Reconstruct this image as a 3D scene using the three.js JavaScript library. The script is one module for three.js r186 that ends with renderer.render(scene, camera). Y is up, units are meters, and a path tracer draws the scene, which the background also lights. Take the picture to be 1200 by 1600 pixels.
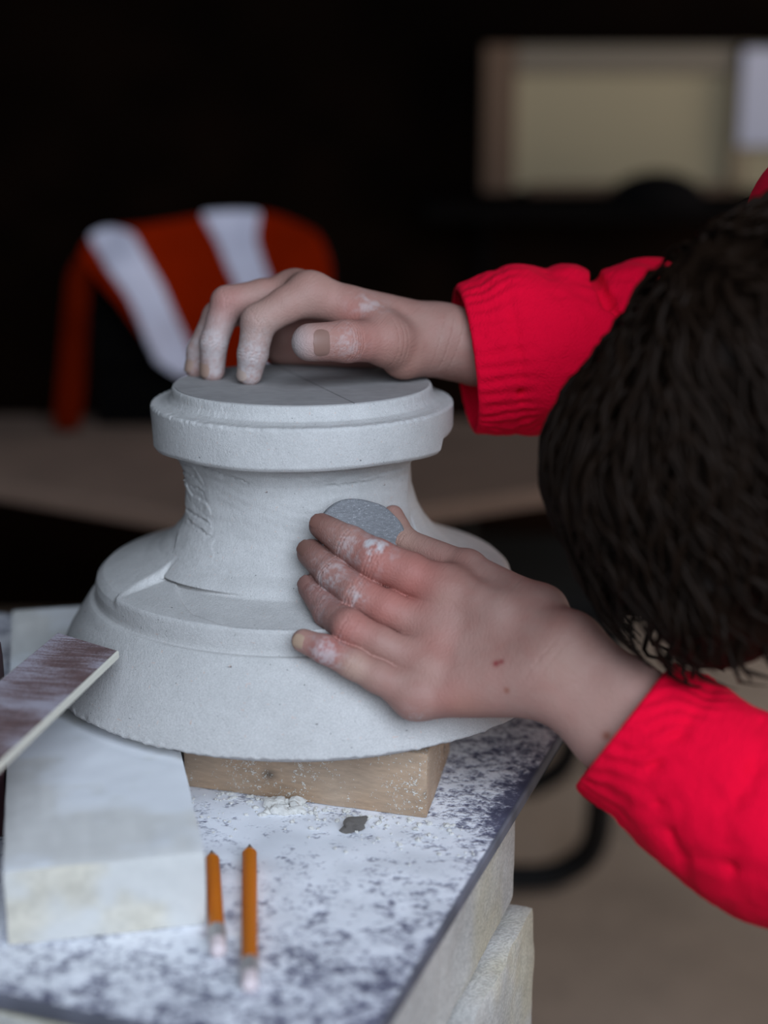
import * as THREE from 'three';
import { RoundedBoxGeometry } from 'three/addons/geometries/RoundedBoxGeometry.js';
import { RectAreaLightUniformsLib } from 'three/addons/lights/RectAreaLightUniformsLib.js';
import { mergeGeometries } from 'three/addons/utils/BufferGeometryUtils.js';

// ------------------------------------------------------------------ camera, sky, light, exposure
const scene = new THREE.Scene();
const camera = new THREE.PerspectiveCamera(36.87, 0.75, 0.05, 40);      // 50 mm lens, wide open
camera.position.set(0.06, 1.238, 1.05);
camera.rotation.x = -THREE.MathUtils.degToRad(14.5);
camera.focus = 1.0;
camera.userData.fStop = 2.2;
scene.background = new THREE.Color(0.5, 0.58, 0.68);                    // overcast daylight outside the workshop window
RectAreaLightUniformsLib.init();
const WIN = { x0: -0.25, x1: 1.45, y0: 1.2, y1: 2.7, z: 1.6 };           // wide workshop window in front of the bench
const daylight = new THREE.RectAreaLight(new THREE.Color(0.79, 0.925, 1.105), 14.6, WIN.x1 - WIN.x0, WIN.y1 - WIN.y0);
daylight.position.set((WIN.x0 + WIN.x1) / 2, (WIN.y0 + WIN.y1) / 2, WIN.z - 0.02);
daylight.lookAt(daylight.position.x, daylight.position.y, -5);
scene.add(daylight);
const ADDED_DOOR = { z0: -2.1, z1: -1.0, h: 2.1 };                              // unseen side opening at back right, added to brighten the back floor
const addedDoorLight = new THREE.RectAreaLight(new THREE.Color(1.0, 0.95, 0.88), 8, ADDED_DOOR.z1 - ADDED_DOOR.z0, ADDED_DOOR.h);  // added fill light for the back of the room, set in that opening
addedDoorLight.position.set(2.58, ADDED_DOOR.h / 2, (ADDED_DOOR.z0 + ADDED_DOOR.z1) / 2);
addedDoorLight.lookAt(-5, ADDED_DOOR.h / 2, (ADDED_DOOR.z0 + ADDED_DOOR.z1) / 2);
scene.add(addedDoorLight);
const renderer = new THREE.WebGLRenderer({ antialias: true });
renderer.toneMapping = THREE.LinearToneMapping;
renderer.toneMappingExposure = 0.455;
renderer.shadowMap.enabled = true;

// ------------------------------------------------------------------ helpers
const V = (x, y, z) => new THREE.Vector3(x, y, z);
let seed = 7;
const rnd = () => { seed = (seed * 1664525 + 1013904223) >>> 0; return seed / 4294967296; };
const clamp = (x, a, b) => Math.min(b, Math.max(a, x));
const mix = (a, b, t) => a + (b - a) * t;
const sstep = (a, b, x) => { const t = clamp((x - a) / (b - a), 0, 1); return t * t * (3 - 2 * t); };
const hash = (x, y, z) => { let h = Math.imul(x | 0, 374761393) ^ Math.imul(y | 0, 668265263) ^ Math.imul(z | 0, 2147483647 ^ 0x5bd1e995); h = Math.imul(h ^ (h >>> 13), 1274126177); return ((h ^ (h >>> 16)) >>> 0) / 4294967296; };
function noise(x, y, z) {                                                // value noise, -1 ... 1
  const X = Math.floor(x), Y = Math.floor(y), Z = Math.floor(z), f = (t) => t * t * (3 - 2 * t);
  const u = f(x - X), v = f(y - Y), w = f(z - Z);
  const L = (k) => mix(mix(hash(X, Y, Z + k), hash(X + 1, Y, Z + k), u), mix(hash(X, Y + 1, Z + k), hash(X + 1, Y + 1, Z + k), u), v);
  return mix(L(0), L(1), w) * 2 - 1;
}
const fbm = (x, y, z, n = 4) => { let s = 0, a = 0.5; for (let i = 0; i < n; i++) { s += a * noise(x, y, z); x *= 2.03; y *= 2.03; z *= 2.03; a *= 0.5; } return s; };
function tnoise(u, v, n, s = 0) {                                        // noise that repeats over u, v in 0 ... 1
  const x = u * n, y = v * n, X = Math.floor(x), Y = Math.floor(y), f = (t) => t * t * (3 - 2 * t), a = f(x - X), b = f(y - Y);
  const h = (i, j) => hash(((i % n) + n) % n, ((j % n) + n) % n, s);
  return mix(mix(h(X, Y), h(X + 1, Y), a), mix(h(X, Y + 1), h(X + 1, Y + 1), a), b) * 2 - 1;
}
const tn2 = (u, v, nx, ny, s = 0) => { const x = u * nx, y = v * ny, X = Math.floor(x), Y = Math.floor(y), f = (t) => t * t * (3 - 2 * t), a = f(x - X), b = f(y - Y), h = (i, j) => hash(((i % nx) + nx) % nx, ((j % ny) + ny) % ny, s); return mix(mix(h(X, Y), h(X + 1, Y), a), mix(h(X, Y + 1), h(X + 1, Y + 1), a), b) * 2 - 1; };
function texture(size, fn, srgb = true, rx = 1, ry = 1) {
  const d = new Uint8Array(size * size * 4);
  for (let j = 0; j < size; j++) for (let i = 0; i < size; i++) {
    const c = fn(i / size, j / size), o = (j * size + i) * 4;
    for (let k = 0; k < 3; k++) d[o + k] = clamp(Math.round((Array.isArray(c) ? c[k] : c) * 255), 0, 255);
    d[o + 3] = 255;
  }
  const t = new THREE.DataTexture(d, size, size, THREE.RGBAFormat);
  t.wrapS = t.wrapT = THREE.RepeatWrapping; t.magFilter = THREE.LinearFilter; t.minFilter = THREE.LinearMipmapLinearFilter; t.generateMipmaps = true;
  if (srgb) t.colorSpace = THREE.SRGBColorSpace;
  t.repeat.set(rx, ry); t.needsUpdate = true;
  return t;
}
const used = {};
const numbered = (n) => { const k = used[n] = (used[n] ?? -1) + 1; return k ? `${n}_${String(k).padStart(3, '0')}` : n; };
function shadows(o) { o.castShadow = o.receiveShadow = true; return o; }
function tag(o, label, category, group, kind) {
  if (label) o.userData.label = label;
  if (category) o.userData.category = category;
  if (group) o.userData.group = group;
  if (kind) o.userData.kind = kind;
  return o;
}
function mesh(name, g, m, parent = scene) { const o = shadows(new THREE.Mesh(g, m)); o.name = parent === scene ? numbered(name) : numbered(name); parent.add(o); return o; }
function group(name, label, category, pos = [0, 0, 0], turn = 0) { const o = new THREE.Group(); o.name = numbered(name); o.position.set(...pos); o.rotation.y = turn; scene.add(o); return tag(o, label, category); }
function structure(name, g, m, parent = scene) { const o = mesh(name, g, m, parent); if (parent === scene) o.userData.kind = 'structure'; return o; }
const std = (color, roughness = 0.9, extra = {}) => new THREE.MeshStandardMaterial({ color, roughness, ...extra });
const lin = (r, g, b) => new THREE.Color().setRGB(r, g, b);
function box(w, h, d, x, y, z) { const g = new THREE.BoxGeometry(w, h, d); g.translate(x, y, z); return g; }
// a box whose faces are finely divided, rounded at the edges and roughened; uv in metres, face by face
function roughBox(w, h, d, r, amp, freq, step = 0.006) {
  const n = (s) => clamp(Math.round(s / step), 2, 90);
  const g = new THREE.BoxGeometry(w, h, d, n(w), n(h), n(d)), p = g.attributes.position, uv = g.attributes.uv, nn = g.attributes.normal;
  for (let i = 0; i < p.count; i++) {
    const q = V(p.getX(i), p.getY(i), p.getZ(i)), a = [Math.abs(nn.getX(i)), Math.abs(nn.getY(i))];
    uv.setXY(i, a[0] > 0.5 ? q.z : q.x, a[1] > 0.5 ? q.z : q.y);
    const c = V(clamp(q.x, r - w / 2, w / 2 - r), clamp(q.y, r - h / 2, h / 2 - r), clamp(q.z, r - d / 2, d / 2 - r)), e = q.clone().sub(c);
    if (e.lengthSq() > 1e-12) q.copy(c).addScaledVector(e.normalize(), r);
    const f = freq, k = V(fbm(q.x * f, q.y * f, q.z * f), fbm(q.x * f + 31, q.y * f, q.z * f), fbm(q.x * f, q.y * f + 57, q.z * f)).multiplyScalar(amp);
    q.add(k); p.setXYZ(i, q.x, q.y, q.z);
  }
  g.computeVertexNormals();
  return g;
}

// signed distance pieces
function cone(a, b) {                                                    // tapered capsule between two joints [x, y, z, radius]
  const bx = b[0] - a[0], by = b[1] - a[1], bz = b[2] - a[2], l2 = bx * bx + by * by + bz * bz, rr = a[3] - b[3], a2 = l2 - rr * rr, il2 = 1 / l2, r1 = a[3], r2 = b[3], ax = a[0], ay = a[1], az = a[2];
  return (x, y, z) => {
    const px = x - ax, py = y - ay, pz = z - az, yy = px * bx + py * by + pz * bz, zz = yy - l2;
    const qx = px * l2 - bx * yy, qy = py * l2 - by * yy, qz = pz * l2 - bz * yy, x2 = qx * qx + qy * qy + qz * qz, y2 = yy * yy * l2, z2 = zz * zz * l2, k = Math.sign(rr) * rr * rr * x2;
    if (Math.sign(zz) * a2 * z2 > k) return Math.sqrt(x2 + z2) * il2 - r2;
    if (Math.sign(yy) * a2 * y2 < k) return Math.sqrt(x2 + y2) * il2 - r1;
    return (Math.sqrt(x2 * a2 * il2) + yy * rr) * il2 - r1;
  };
}
function ellipsoid(c, ax, ay, az, rx, ry, rz) {                          // axes are unit vectors
  return (x, y, z) => {
    const px = x - c[0], py = y - c[1], pz = z - c[2];
    const u = (px * ax.x + py * ax.y + pz * ax.z), v = (px * ay.x + py * ay.y + pz * ay.z), w = (px * az.x + py * az.y + pz * az.z);
    const k0 = Math.hypot(u / rx, v / ry, w / rz), k1 = Math.hypot(u / rx / rx, v / ry / ry, w / rz / rz);
    return k1 < 1e-9 ? -Math.min(rx, ry, rz) : k0 * (k0 - 1) / k1;
  };
}
const smin = (a, b, k) => { const h = Math.max(k - Math.abs(a - b), 0) / k; return Math.min(a, b) - h * h * k * 0.25; };
const smooth = (list, k) => (x, y, z) => { let d = list[0](x, y, z); for (let i = 1; i < list.length; i++) d = smin(d, list[i](x, y, z), k); return d; };
const chain = (joints, k) => smooth(joints.slice(1).map((j, i) => cone(joints[i], j)), k);
const segDist = (p, a, b) => { const l = [b[0] - a[0], b[1] - a[1], b[2] - a[2]], q = [p[0] - a[0], p[1] - a[1], p[2] - a[2]], t = clamp((q[0] * l[0] + q[1] * l[1] + q[2] * l[2]) / (l[0] ** 2 + l[1] ** 2 + l[2] ** 2), 0, 1); return Math.hypot(q[0] - t * l[0], q[1] - t * l[1], q[2] - t * l[2]); };
// closed surface of a distance field on a grid (surface nets), pulled onto the field, smooth normals from its gradient
function surface(sdf, lo, hi, cell, color) {
  const n = [0, 1, 2].map((k) => Math.ceil((hi[k] - lo[k]) / cell) + 1), [nx, ny, nz] = n, F = new Float32Array(nx * ny * nz), at = (i, j, k) => (k * ny + j) * nx + i;
  const S = 4;                                                           // skip far cells: look at a coarse grid first
  const far = new Float32Array(Math.ceil(nx / S) * Math.ceil(ny / S) * Math.ceil(nz / S)); let fi = 0;
  for (let k = 0; k < nz; k += S) for (let j = 0; j < ny; j += S) for (let i = 0; i < nx; i += S) {
    const d = sdf(lo[0] + (i + 1.5) * cell, lo[1] + (j + 1.5) * cell, lo[2] + (k + 1.5) * cell); far[fi++] = d;
    const skip = Math.abs(d) > cell * S * 1.6;
    for (let c = k; c < Math.min(nz, k + S); c++) for (let b = j; b < Math.min(ny, j + S); b++) for (let a = i; a < Math.min(nx, i + S); a++)
      F[at(a, b, c)] = skip ? d : sdf(lo[0] + a * cell, lo[1] + b * cell, lo[2] + c * cell);
  }
  const id = new Int32Array(nx * ny * nz).fill(-1), P = [], I = [];
  for (let k = 0; k < nz - 1; k++) for (let j = 0; j < ny - 1; j++) for (let i = 0; i < nx - 1; i++) {
    let m = 0; const f = [];
    for (let c = 0; c < 8; c++) { const d = F[at(i + (c & 1), j + ((c >> 1) & 1), k + (c >> 2))]; f.push(d); if (d < 0) m |= 1 << c; }
    if (m === 0 || m === 255) continue;
    let x = 0, y = 0, z = 0, e = 0;
    for (let a = 0; a < 8; a++) for (const b of [1, 2, 4]) {
      if (a & b) continue;
      const fa = f[a], fb = f[a | b];
      if ((fa < 0) === (fb < 0)) continue;
      const t = fa / (fa - fb);
      x += (a & 1) + (b === 1 ? t : 0); y += ((a >> 1) & 1) + (b === 2 ? t : 0); z += (a >> 2) + (b === 4 ? t : 0); e++;
    }
    id[at(i, j, k)] = P.length / 3;
    P.push(lo[0] + (i + x / e) * cell, lo[1] + (j + y / e) * cell, lo[2] + (k + z / e) * cell);
  }
  const quad = (a, b, c, d, flip) => { if (a < 0 || b < 0 || c < 0 || d < 0) return; flip ? I.push(a, c, b, a, d, c) : I.push(a, b, c, a, c, d); };
  for (let k = 1; k < nz - 1; k++) for (let j = 1; j < ny - 1; j++) for (let i = 1; i < nx - 1; i++) {
    const s = F[at(i, j, k)] < 0;
    if (s !== F[at(i + 1, j, k)] < 0) quad(id[at(i, j - 1, k - 1)], id[at(i, j, k - 1)], id[at(i, j, k)], id[at(i, j - 1, k)], !s);
    if (s !== F[at(i, j + 1, k)] < 0) quad(id[at(i - 1, j, k - 1)], id[at(i - 1, j, k)], id[at(i, j, k)], id[at(i, j, k - 1)], !s);
    if (s !== F[at(i, j, k + 1)] < 0) quad(id[at(i - 1, j - 1, k)], id[at(i, j - 1, k)], id[at(i, j, k)], id[at(i - 1, j, k)], !s);
  }
  const pos = new Float32Array(P), nor = new Float32Array(P.length), uv = new Float32Array(P.length / 3 * 2), e = cell * 0.35;
  const grad = (x, y, z) => { const gx = sdf(x + e, y, z) - sdf(x - e, y, z), gy = sdf(x, y + e, z) - sdf(x, y - e, z), gz = sdf(x, y, z + e) - sdf(x, y, z - e), l = Math.hypot(gx, gy, gz) || 1; return [gx / l, gy / l, gz / l, l / (2 * e)]; };
  const col = color ? new Float32Array(P.length) : null;
  for (let v = 0; v < pos.length; v += 3) {
    let g = grad(pos[v], pos[v + 1], pos[v + 2]);
    for (let q = 0; q < 2; q++) {
      const d = clamp(sdf(pos[v], pos[v + 1], pos[v + 2]) / Math.max(g[3], 0.5), -cell * 0.6, cell * 0.6);
      pos[v] -= d * g[0]; pos[v + 1] -= d * g[1]; pos[v + 2] -= d * g[2];
    }
    g = grad(pos[v], pos[v + 1], pos[v + 2]);
    nor.set(g.slice(0, 3), v);
    uv[v / 3 * 2] = pos[v] + pos[v + 2] * 0.6; uv[v / 3 * 2 + 1] = pos[v + 1] + pos[v + 2] * 0.4;
    if (color) col.set(color(pos[v], pos[v + 1], pos[v + 2], g), v);
  }
  const g = new THREE.BufferGeometry();
  g.setAttribute('position', new THREE.BufferAttribute(pos, 3)); g.setAttribute('normal', new THREE.BufferAttribute(nor, 3)); g.setAttribute('uv', new THREE.BufferAttribute(uv, 2));
  if (col) g.setAttribute('color', new THREE.BufferAttribute(col, 3));
  g.setIndex(I);
  return g;
}
function tube(points, r, seg = 40, sides = 10) { return new THREE.TubeGeometry(new THREE.CatmullRomCurve3(points.map((p) => V(...p))), seg, r, sides); }

// ------------------------------------------------------------------ the room
const RM = { x0: -2.3, x1: 2.6, z0: -2.7, z1: 1.6, h: 3.4, t: 0.15 };
const floorTex = texture(512, (u, v) => { const a = tnoise(u, v, 5, 1) * 0.5 + tnoise(u, v, 17, 2) * 0.3 + tnoise(u, v, 90, 3) * 0.2; const k = 0.69 + 0.09 * a; return [k * 1.06, k * 0.94, k * 0.85]; }, true, 0.8, 0.8);
const W = RM.x1 - RM.x0, D = RM.z1 - RM.z0, CX = (RM.x0 + RM.x1) / 2, CZ = (RM.z0 + RM.z1) / 2;
const floorG = new THREE.BoxGeometry(W, 0.1, D); floorG.translate(CX, -0.05, CZ);
{ const p = floorG.attributes.position, uv = floorG.attributes.uv; for (let i = 0; i < p.count; i++) uv.setXY(i, p.getX(i), p.getZ(i)); }
structure('floor', floorG, std(0xffffff, 0.95, { map: floorTex, bumpMap: floorTex, bumpScale: 0.002 }));
const sootTex = texture(256, (u, v) => { const k = 0.5 + 0.25 * tnoise(u, v, 4, 8) + 0.15 * tnoise(u, v, 19, 9) + 0.1 * tnoise(u, v, 80, 9); return [k, k * 0.92, k * 0.86]; }, true, 0.5, 0.5);
const soot = new THREE.MeshPhysicalMaterial({ color: lin(0.018, 0.0092, 0.0055), roughness: 1, specularIntensity: 0.1, map: sootTex });
structure('wall_back', box(W + 2 * RM.t, RM.h, RM.t, CX, RM.h / 2, RM.z0 - RM.t / 2), soot);
structure('wall_left', box(RM.t, RM.h, D, RM.x0 - RM.t / 2, RM.h / 2, CZ), soot);
{
  const s = new THREE.Shape([[RM.z0, 0], [ADDED_DOOR.z0, 0], [ADDED_DOOR.z0, ADDED_DOOR.h], [ADDED_DOOR.z1, ADDED_DOOR.h], [ADDED_DOOR.z1, 0], [RM.z1, 0], [RM.z1, RM.h], [RM.z0, RM.h]].map(([z, y]) => new THREE.Vector2(-z, y)));
  const g = new THREE.ExtrudeGeometry(s, { depth: RM.t, bevelEnabled: false }); g.rotateY(Math.PI / 2); g.translate(RM.x1, 0, 0);
  structure('wall_right', g, soot);
}
structure('ceiling', box(W + 2 * RM.t, 0.12, D + 2 * RM.t, CX, RM.h + 0.06, CZ), soot);
{
  const s = new THREE.Shape([[RM.x0 - RM.t, 0], [RM.x1 + RM.t, 0], [RM.x1 + RM.t, RM.h], [RM.x0 - RM.t, RM.h]].map((p) => new THREE.Vector2(...p)));
  s.holes.push(new THREE.Path([[WIN.x0, WIN.y0], [WIN.x0, WIN.y1], [WIN.x1, WIN.y1], [WIN.x1, WIN.y0]].map((p) => new THREE.Vector2(...p))));
  const g = new THREE.ExtrudeGeometry(s, { depth: RM.t, bevelEnabled: false }); g.translate(0, 0, RM.z1);
  structure('wall_front', g, soot);
  const w = new THREE.Group(); w.name = 'window_1'; w.userData.kind = 'structure'; scene.add(w);
  const fm = std(0x4a4640, 0.7), cx = (WIN.x0 + WIN.x1) / 2, cy = (WIN.y0 + WIN.y1) / 2, ww = WIN.x1 - WIN.x0, hh = WIN.y1 - WIN.y0, z = RM.z1 + 0.07;
  mesh('window_frame', mergeGeometries([box(ww, 0.05, 0.06, cx, WIN.y0 + 0.025, z), box(ww, 0.05, 0.06, cx, WIN.y1 - 0.025, z), box(0.05, hh - 0.1, 0.06, WIN.x0 + 0.025, cy, z), box(0.05, hh - 0.1, 0.06, WIN.x1 - 0.025, cy, z)]), fm, w);
  for (let k = 1; k < 4; k++) mesh('glazing_bar', box(0.03, hh - 0.1, 0.04, WIN.x0 + ww * k / 4, cy, z), fm, w);
}

// ------------------------------------------------------------------ materials of the bench
const stoneTex = texture(1024, (u, v) => {
  const f = hash(Math.floor(u * 1024), Math.floor(v * 1024), 3) * 2 - 1, m = tnoise(u, v, 300, 4), c = tnoise(u, v, 9, 5) * 0.6 + tnoise(u, v, 30, 6) * 0.4;
  let k = 0.755 + 0.045 * f + 0.035 * m + 0.022 * c; const pore = tnoise(u, v, 190, 7), spot = tnoise(u, v, 70, 12); const warm = spot > 0.9 ? 0.12 : 0;
  if (pore > 0.9) k -= 0.13; if (tnoise(u, v, 46, 21) > 0.955) k -= 0.25;
  return [k * 1.0 + warm * 0.2, k * 0.983 - warm * 0.3, k * 0.968 - warm * 0.5];
}, true, 7, 7);
const stoneBump = texture(1024, (u, v) => 0.5 + 0.16 * (hash(Math.floor(u * 1024), Math.floor(v * 1024), 33) * 2 - 1) + 0.2 * tnoise(u, v, 260, 34) + 0.12 * tnoise(u, v, 80, 35) - (tnoise(u, v, 190, 7) > 0.9 ? 0.3 : 0), false, 7, 7);
const stone = std(0xffffff, 0.95, { map: stoneTex, bumpMap: stoneBump, bumpScale: 0.00035 });
const roughTex = texture(512, (u, v) => { const c = tnoise(u, v, 4, 41) * 0.5 + tnoise(u, v, 11, 42) * 0.3 + tnoise(u, v, 60, 43) * 0.2, y = 0.75 * sstep(-0.1, 0.9, tnoise(u, v, 3, 44) + 0.3 * tnoise(u, v, 14, 45)), k = 0.74 + 0.1 * c + 0.06 * tnoise(u, v, 200, 46); return [k, k * (0.985 - 0.035 * y), k * (0.955 - 0.14 * y)]; }, true, 4, 4);
const roughStone = std(0xffffff, 0.95, { map: roughTex, bumpMap: roughTex, bumpScale: 0.0018 });

// ------------------------------------------------------------------ the bench: stacked blocks, a dusty board on top
const FR = [0.046, 0.413], TURN = THREE.MathUtils.degToRad(-19.4);
const bl = (x, z) => { const c = Math.cos(TURN), s = Math.sin(TURN); return [FR[0] + x * c + z * s, FR[1] - x * s + z * c]; };   // bench axes to world
function onBench(o, x, y, z) { const w = bl(x, z); o.position.set(w[0], y, w[1]); o.rotation.y = TURN; return o; }
const pierG = roughBox(0.6, 0.474, 0.4, 0.006, 0.004, 14, 0.012);
tag(onBench(mesh('stone_block', pierG, roughStone), -0.31, 0.239, -0.24), 'tall pale stone block at the foot of the bench stack', 'stone block');
tag(onBench(mesh('stone_block', roughBox(0.614, 0.232, 0.339, 0.004, 0.0035, 26, 0.006), roughStone), -0.3, 0.5962, -0.166), 'yellowish rough stone block jutting out below the upper block of the bench', 'stone block');
tag(onBench(mesh('stone_block', roughBox(0.594, 0.070, 0.326, 0.003, 0.002, 34, 0.005), roughStone), -0.303, 0.7545, -0.164), 'pale stone block lying directly under the dusty blue grey board', 'stone block');
const dustTex = texture(1024, (u, v) => {                               // u across (right edge at 1), v along (front edge at 0)
  const x = (u - 1) * 0.6, z = -v * 0.54, edge = Math.min(-x, 1) + 0.012 * tnoise(u, v, 14, 50), fe = v * 0.54;
  let cover = 0.63 + 0.10 * tnoise(u, v, 5, 51) + 0.10 * tnoise(u, v, 13, 52);
  cover += -0.42 * Math.exp(-edge / 0.013) - 0.26 * Math.exp(-((u - 0.93) ** 2) / 0.008 - ((v - 0.12) ** 2) / 0.03) - 0.5 * Math.exp(-fe / 0.008) + 0.12 * Math.exp(-((u - 0.76) ** 2 + (v - 0.38) ** 2) / 0.02) - 0.14 * sstep(0.46, 0.62, v);
  const g = tnoise(u, v, 61, 53) * 0.30 + tnoise(u, v, 150, 54) * 0.36 + tnoise(u, v, 400, 55) * 0.34 + (hash(Math.floor(u * 1024), Math.floor(v * 1024), 9) - 0.5) * 0.4;
  const k = sstep(-0.5, 0.30, cover - 0.40 + g * 0.72), n = 0.05 * tnoise(u, v, 40, 56) + 0.02 * tnoise(u, v, 9, 57);
  const rim = 1 - sstep(0.0016, 0.0034, Math.min(-x, fe)); if (rim > 0) { const e = 0.36 + n; return [mix(mix(0.29, 0.925, k), e, rim), mix(mix(0.29, 0.93, k), e, rim), mix(mix(0.375, 0.95, k), e * 1.1, rim)]; }
  return [mix(0.29, 0.925, k) + n, mix(0.29, 0.93, k) + n, mix(0.375, 0.95, k) + n];
}, true, 1, 1);
{
  const g = new RoundedBoxGeometry(0.6, 0.009, 0.54, 2, 0.0018), p = g.attributes.position, uv = g.attributes.uv;
  for (let i = 0; i < p.count; i++) uv.setXY(i, clamp(p.getX(i) / 0.6 + 0.5, 0.001, 0.999), clamp(0.5 - p.getZ(i) / 0.54, 0.001, 0.999));
  tag(onBench(mesh('bench_board', g, std(0xffffff, 0.9, { map: dustTex, bumpMap: dustTex, bumpScale: 0.0008 })), -0.3, 0.7955, -0.27), 'thin blue grey board covered in white stone dust, forming the bench top', 'board');
}
const beamTex = texture(512, (u, v) => { const gr = tnoise(u, v, 6, 60) * 0.3 + tn2(u, v, 64, 12, 61) * 0.35 + tnoise(u, v, 40, 62) * 0.2, d = sstep(-0.7, 0.3, tnoise(u, v, 7, 63) + 0.4 * tnoise(u, v, 31, 64)); const k = 0.82 + 0.05 * gr; return [mix(k * 1.06, 0.93, d), mix(k * 1.05, 0.935, d), mix(k * 1.03, 0.945, d)]; }, true, 3, 3);
const beamEnd = texture(512, (u, v) => { const r = Math.hypot(u - 0.3, (v + 0.5) * 0.8), ring = Math.sin(r * 90 + 3 * tnoise(u, v, 5, 66)), d = sstep(-0.3, 0.6, tnoise(u, v, 5, 67) + 0.3 * tnoise(u, v, 22, 68)); const k = 0.80 + 0.02 * ring + 0.03 * tnoise(u, v, 60, 69); return [mix(k, 0.82, d * 0.7), mix(k * 0.965, 0.82, d * 0.7), mix(k * 0.89, 0.82, d * 0.7)]; }, true, 5, 5);
beamEnd.offset.set(0.5, 0.5);
const beamTop = std(0xffffff, 0.95, { map: beamTex, bumpMap: beamTex, bumpScale: 0.0015 }), beamFace = std(0xffffff, 0.95, { map: beamEnd });
{ // pale beam running under the carved stone, front left
  const a = THREE.MathUtils.degToRad(12.6), L = 0.462, g = roughBox(0.109, 0.0452, L, 0.0022, 0.0006, 60, 0.004);
  const b = mesh('timber_beam', g, [beamTop, beamTop, beamTop, beamTop, beamFace, beamFace]);
  b.position.set(-0.0915 - Math.sin(a) * L / 2, 0.8226, 0.2895 - Math.cos(a) * L / 2); b.rotation.y = a;
  tag(b, 'pale thick timber beam at front left with its sawn end facing out, carrying the carved stone', 'timber beam');
}
const plankTex = texture(1024, (u, v) => {
  const gr = tn2(u, v, 12, 64, 70) * 0.45 + tn2(u, v, 40, 150, 71) * 0.3 + tnoise(u, v, 6, 72) * 0.35, kn = Math.hypot(u - 0.79, (v - 0.95) * 1.2), knot = Math.exp(-(kn * kn) / 0.0012), ringz = Math.sin(kn * 90) * Math.exp(-kn * 12);
  const d = sstep(0.40, 0.62, tnoise(u, v, 64, 73) * 0.45 + tnoise(u, v, 200, 74) * 0.55 + 0.22 * tnoise(u, v, 7, 75)) * 0.85, haze = 0.08 + 0.16 * tnoise(u, v, 5, 76), k = 1 + 0.12 * gr - 0.5 * knot + 0.05 * ringz;
  return [mix(0.64 * k, 0.84, Math.max(d, haze)), mix(0.53 * k, 0.83, Math.max(d, haze)), mix(0.43 * k, 0.80, Math.max(d, haze))];
}, true, 9, 9);
const plank = std(0xffffff, 0.9, { map: plankTex, bumpMap: plankTex, bumpScale: 0.001 });
{ // brown offcut under the right of the stone
  const a = Math.atan2(-(0.1444 - 0.0979), 0.0879 + 0.0646), g = roughBox(0.17, 0.0452, 0.105, 0.002, 0.0006, 50, 0.003);
  { const q = g.attributes.position; for (let i = 0; i < q.count; i++) q.setX(i, q.getX(i) + 0.118 * (q.getZ(i) - 0.0525) * sstep(-0.085, 0.085, q.getX(i))); g.computeVertexNormals(); }
  const b = mesh('timber_offcut', g, plank), ux = Math.cos(a), uz = -Math.sin(a);
  b.position.set(0.0879 - ux * 0.085 + -uz * -0.0525 * -1, 0.8226, 0.1444 - uz * 0.085 - ux * 0.0525);
  b.position.x = 0.0879 - ux * 0.085 + uz * 0.0525; b.rotation.y = a;
  tag(b, 'knotty brown timber offcut wedged under the front right of the carved stone', 'timber offcut');
}

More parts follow.
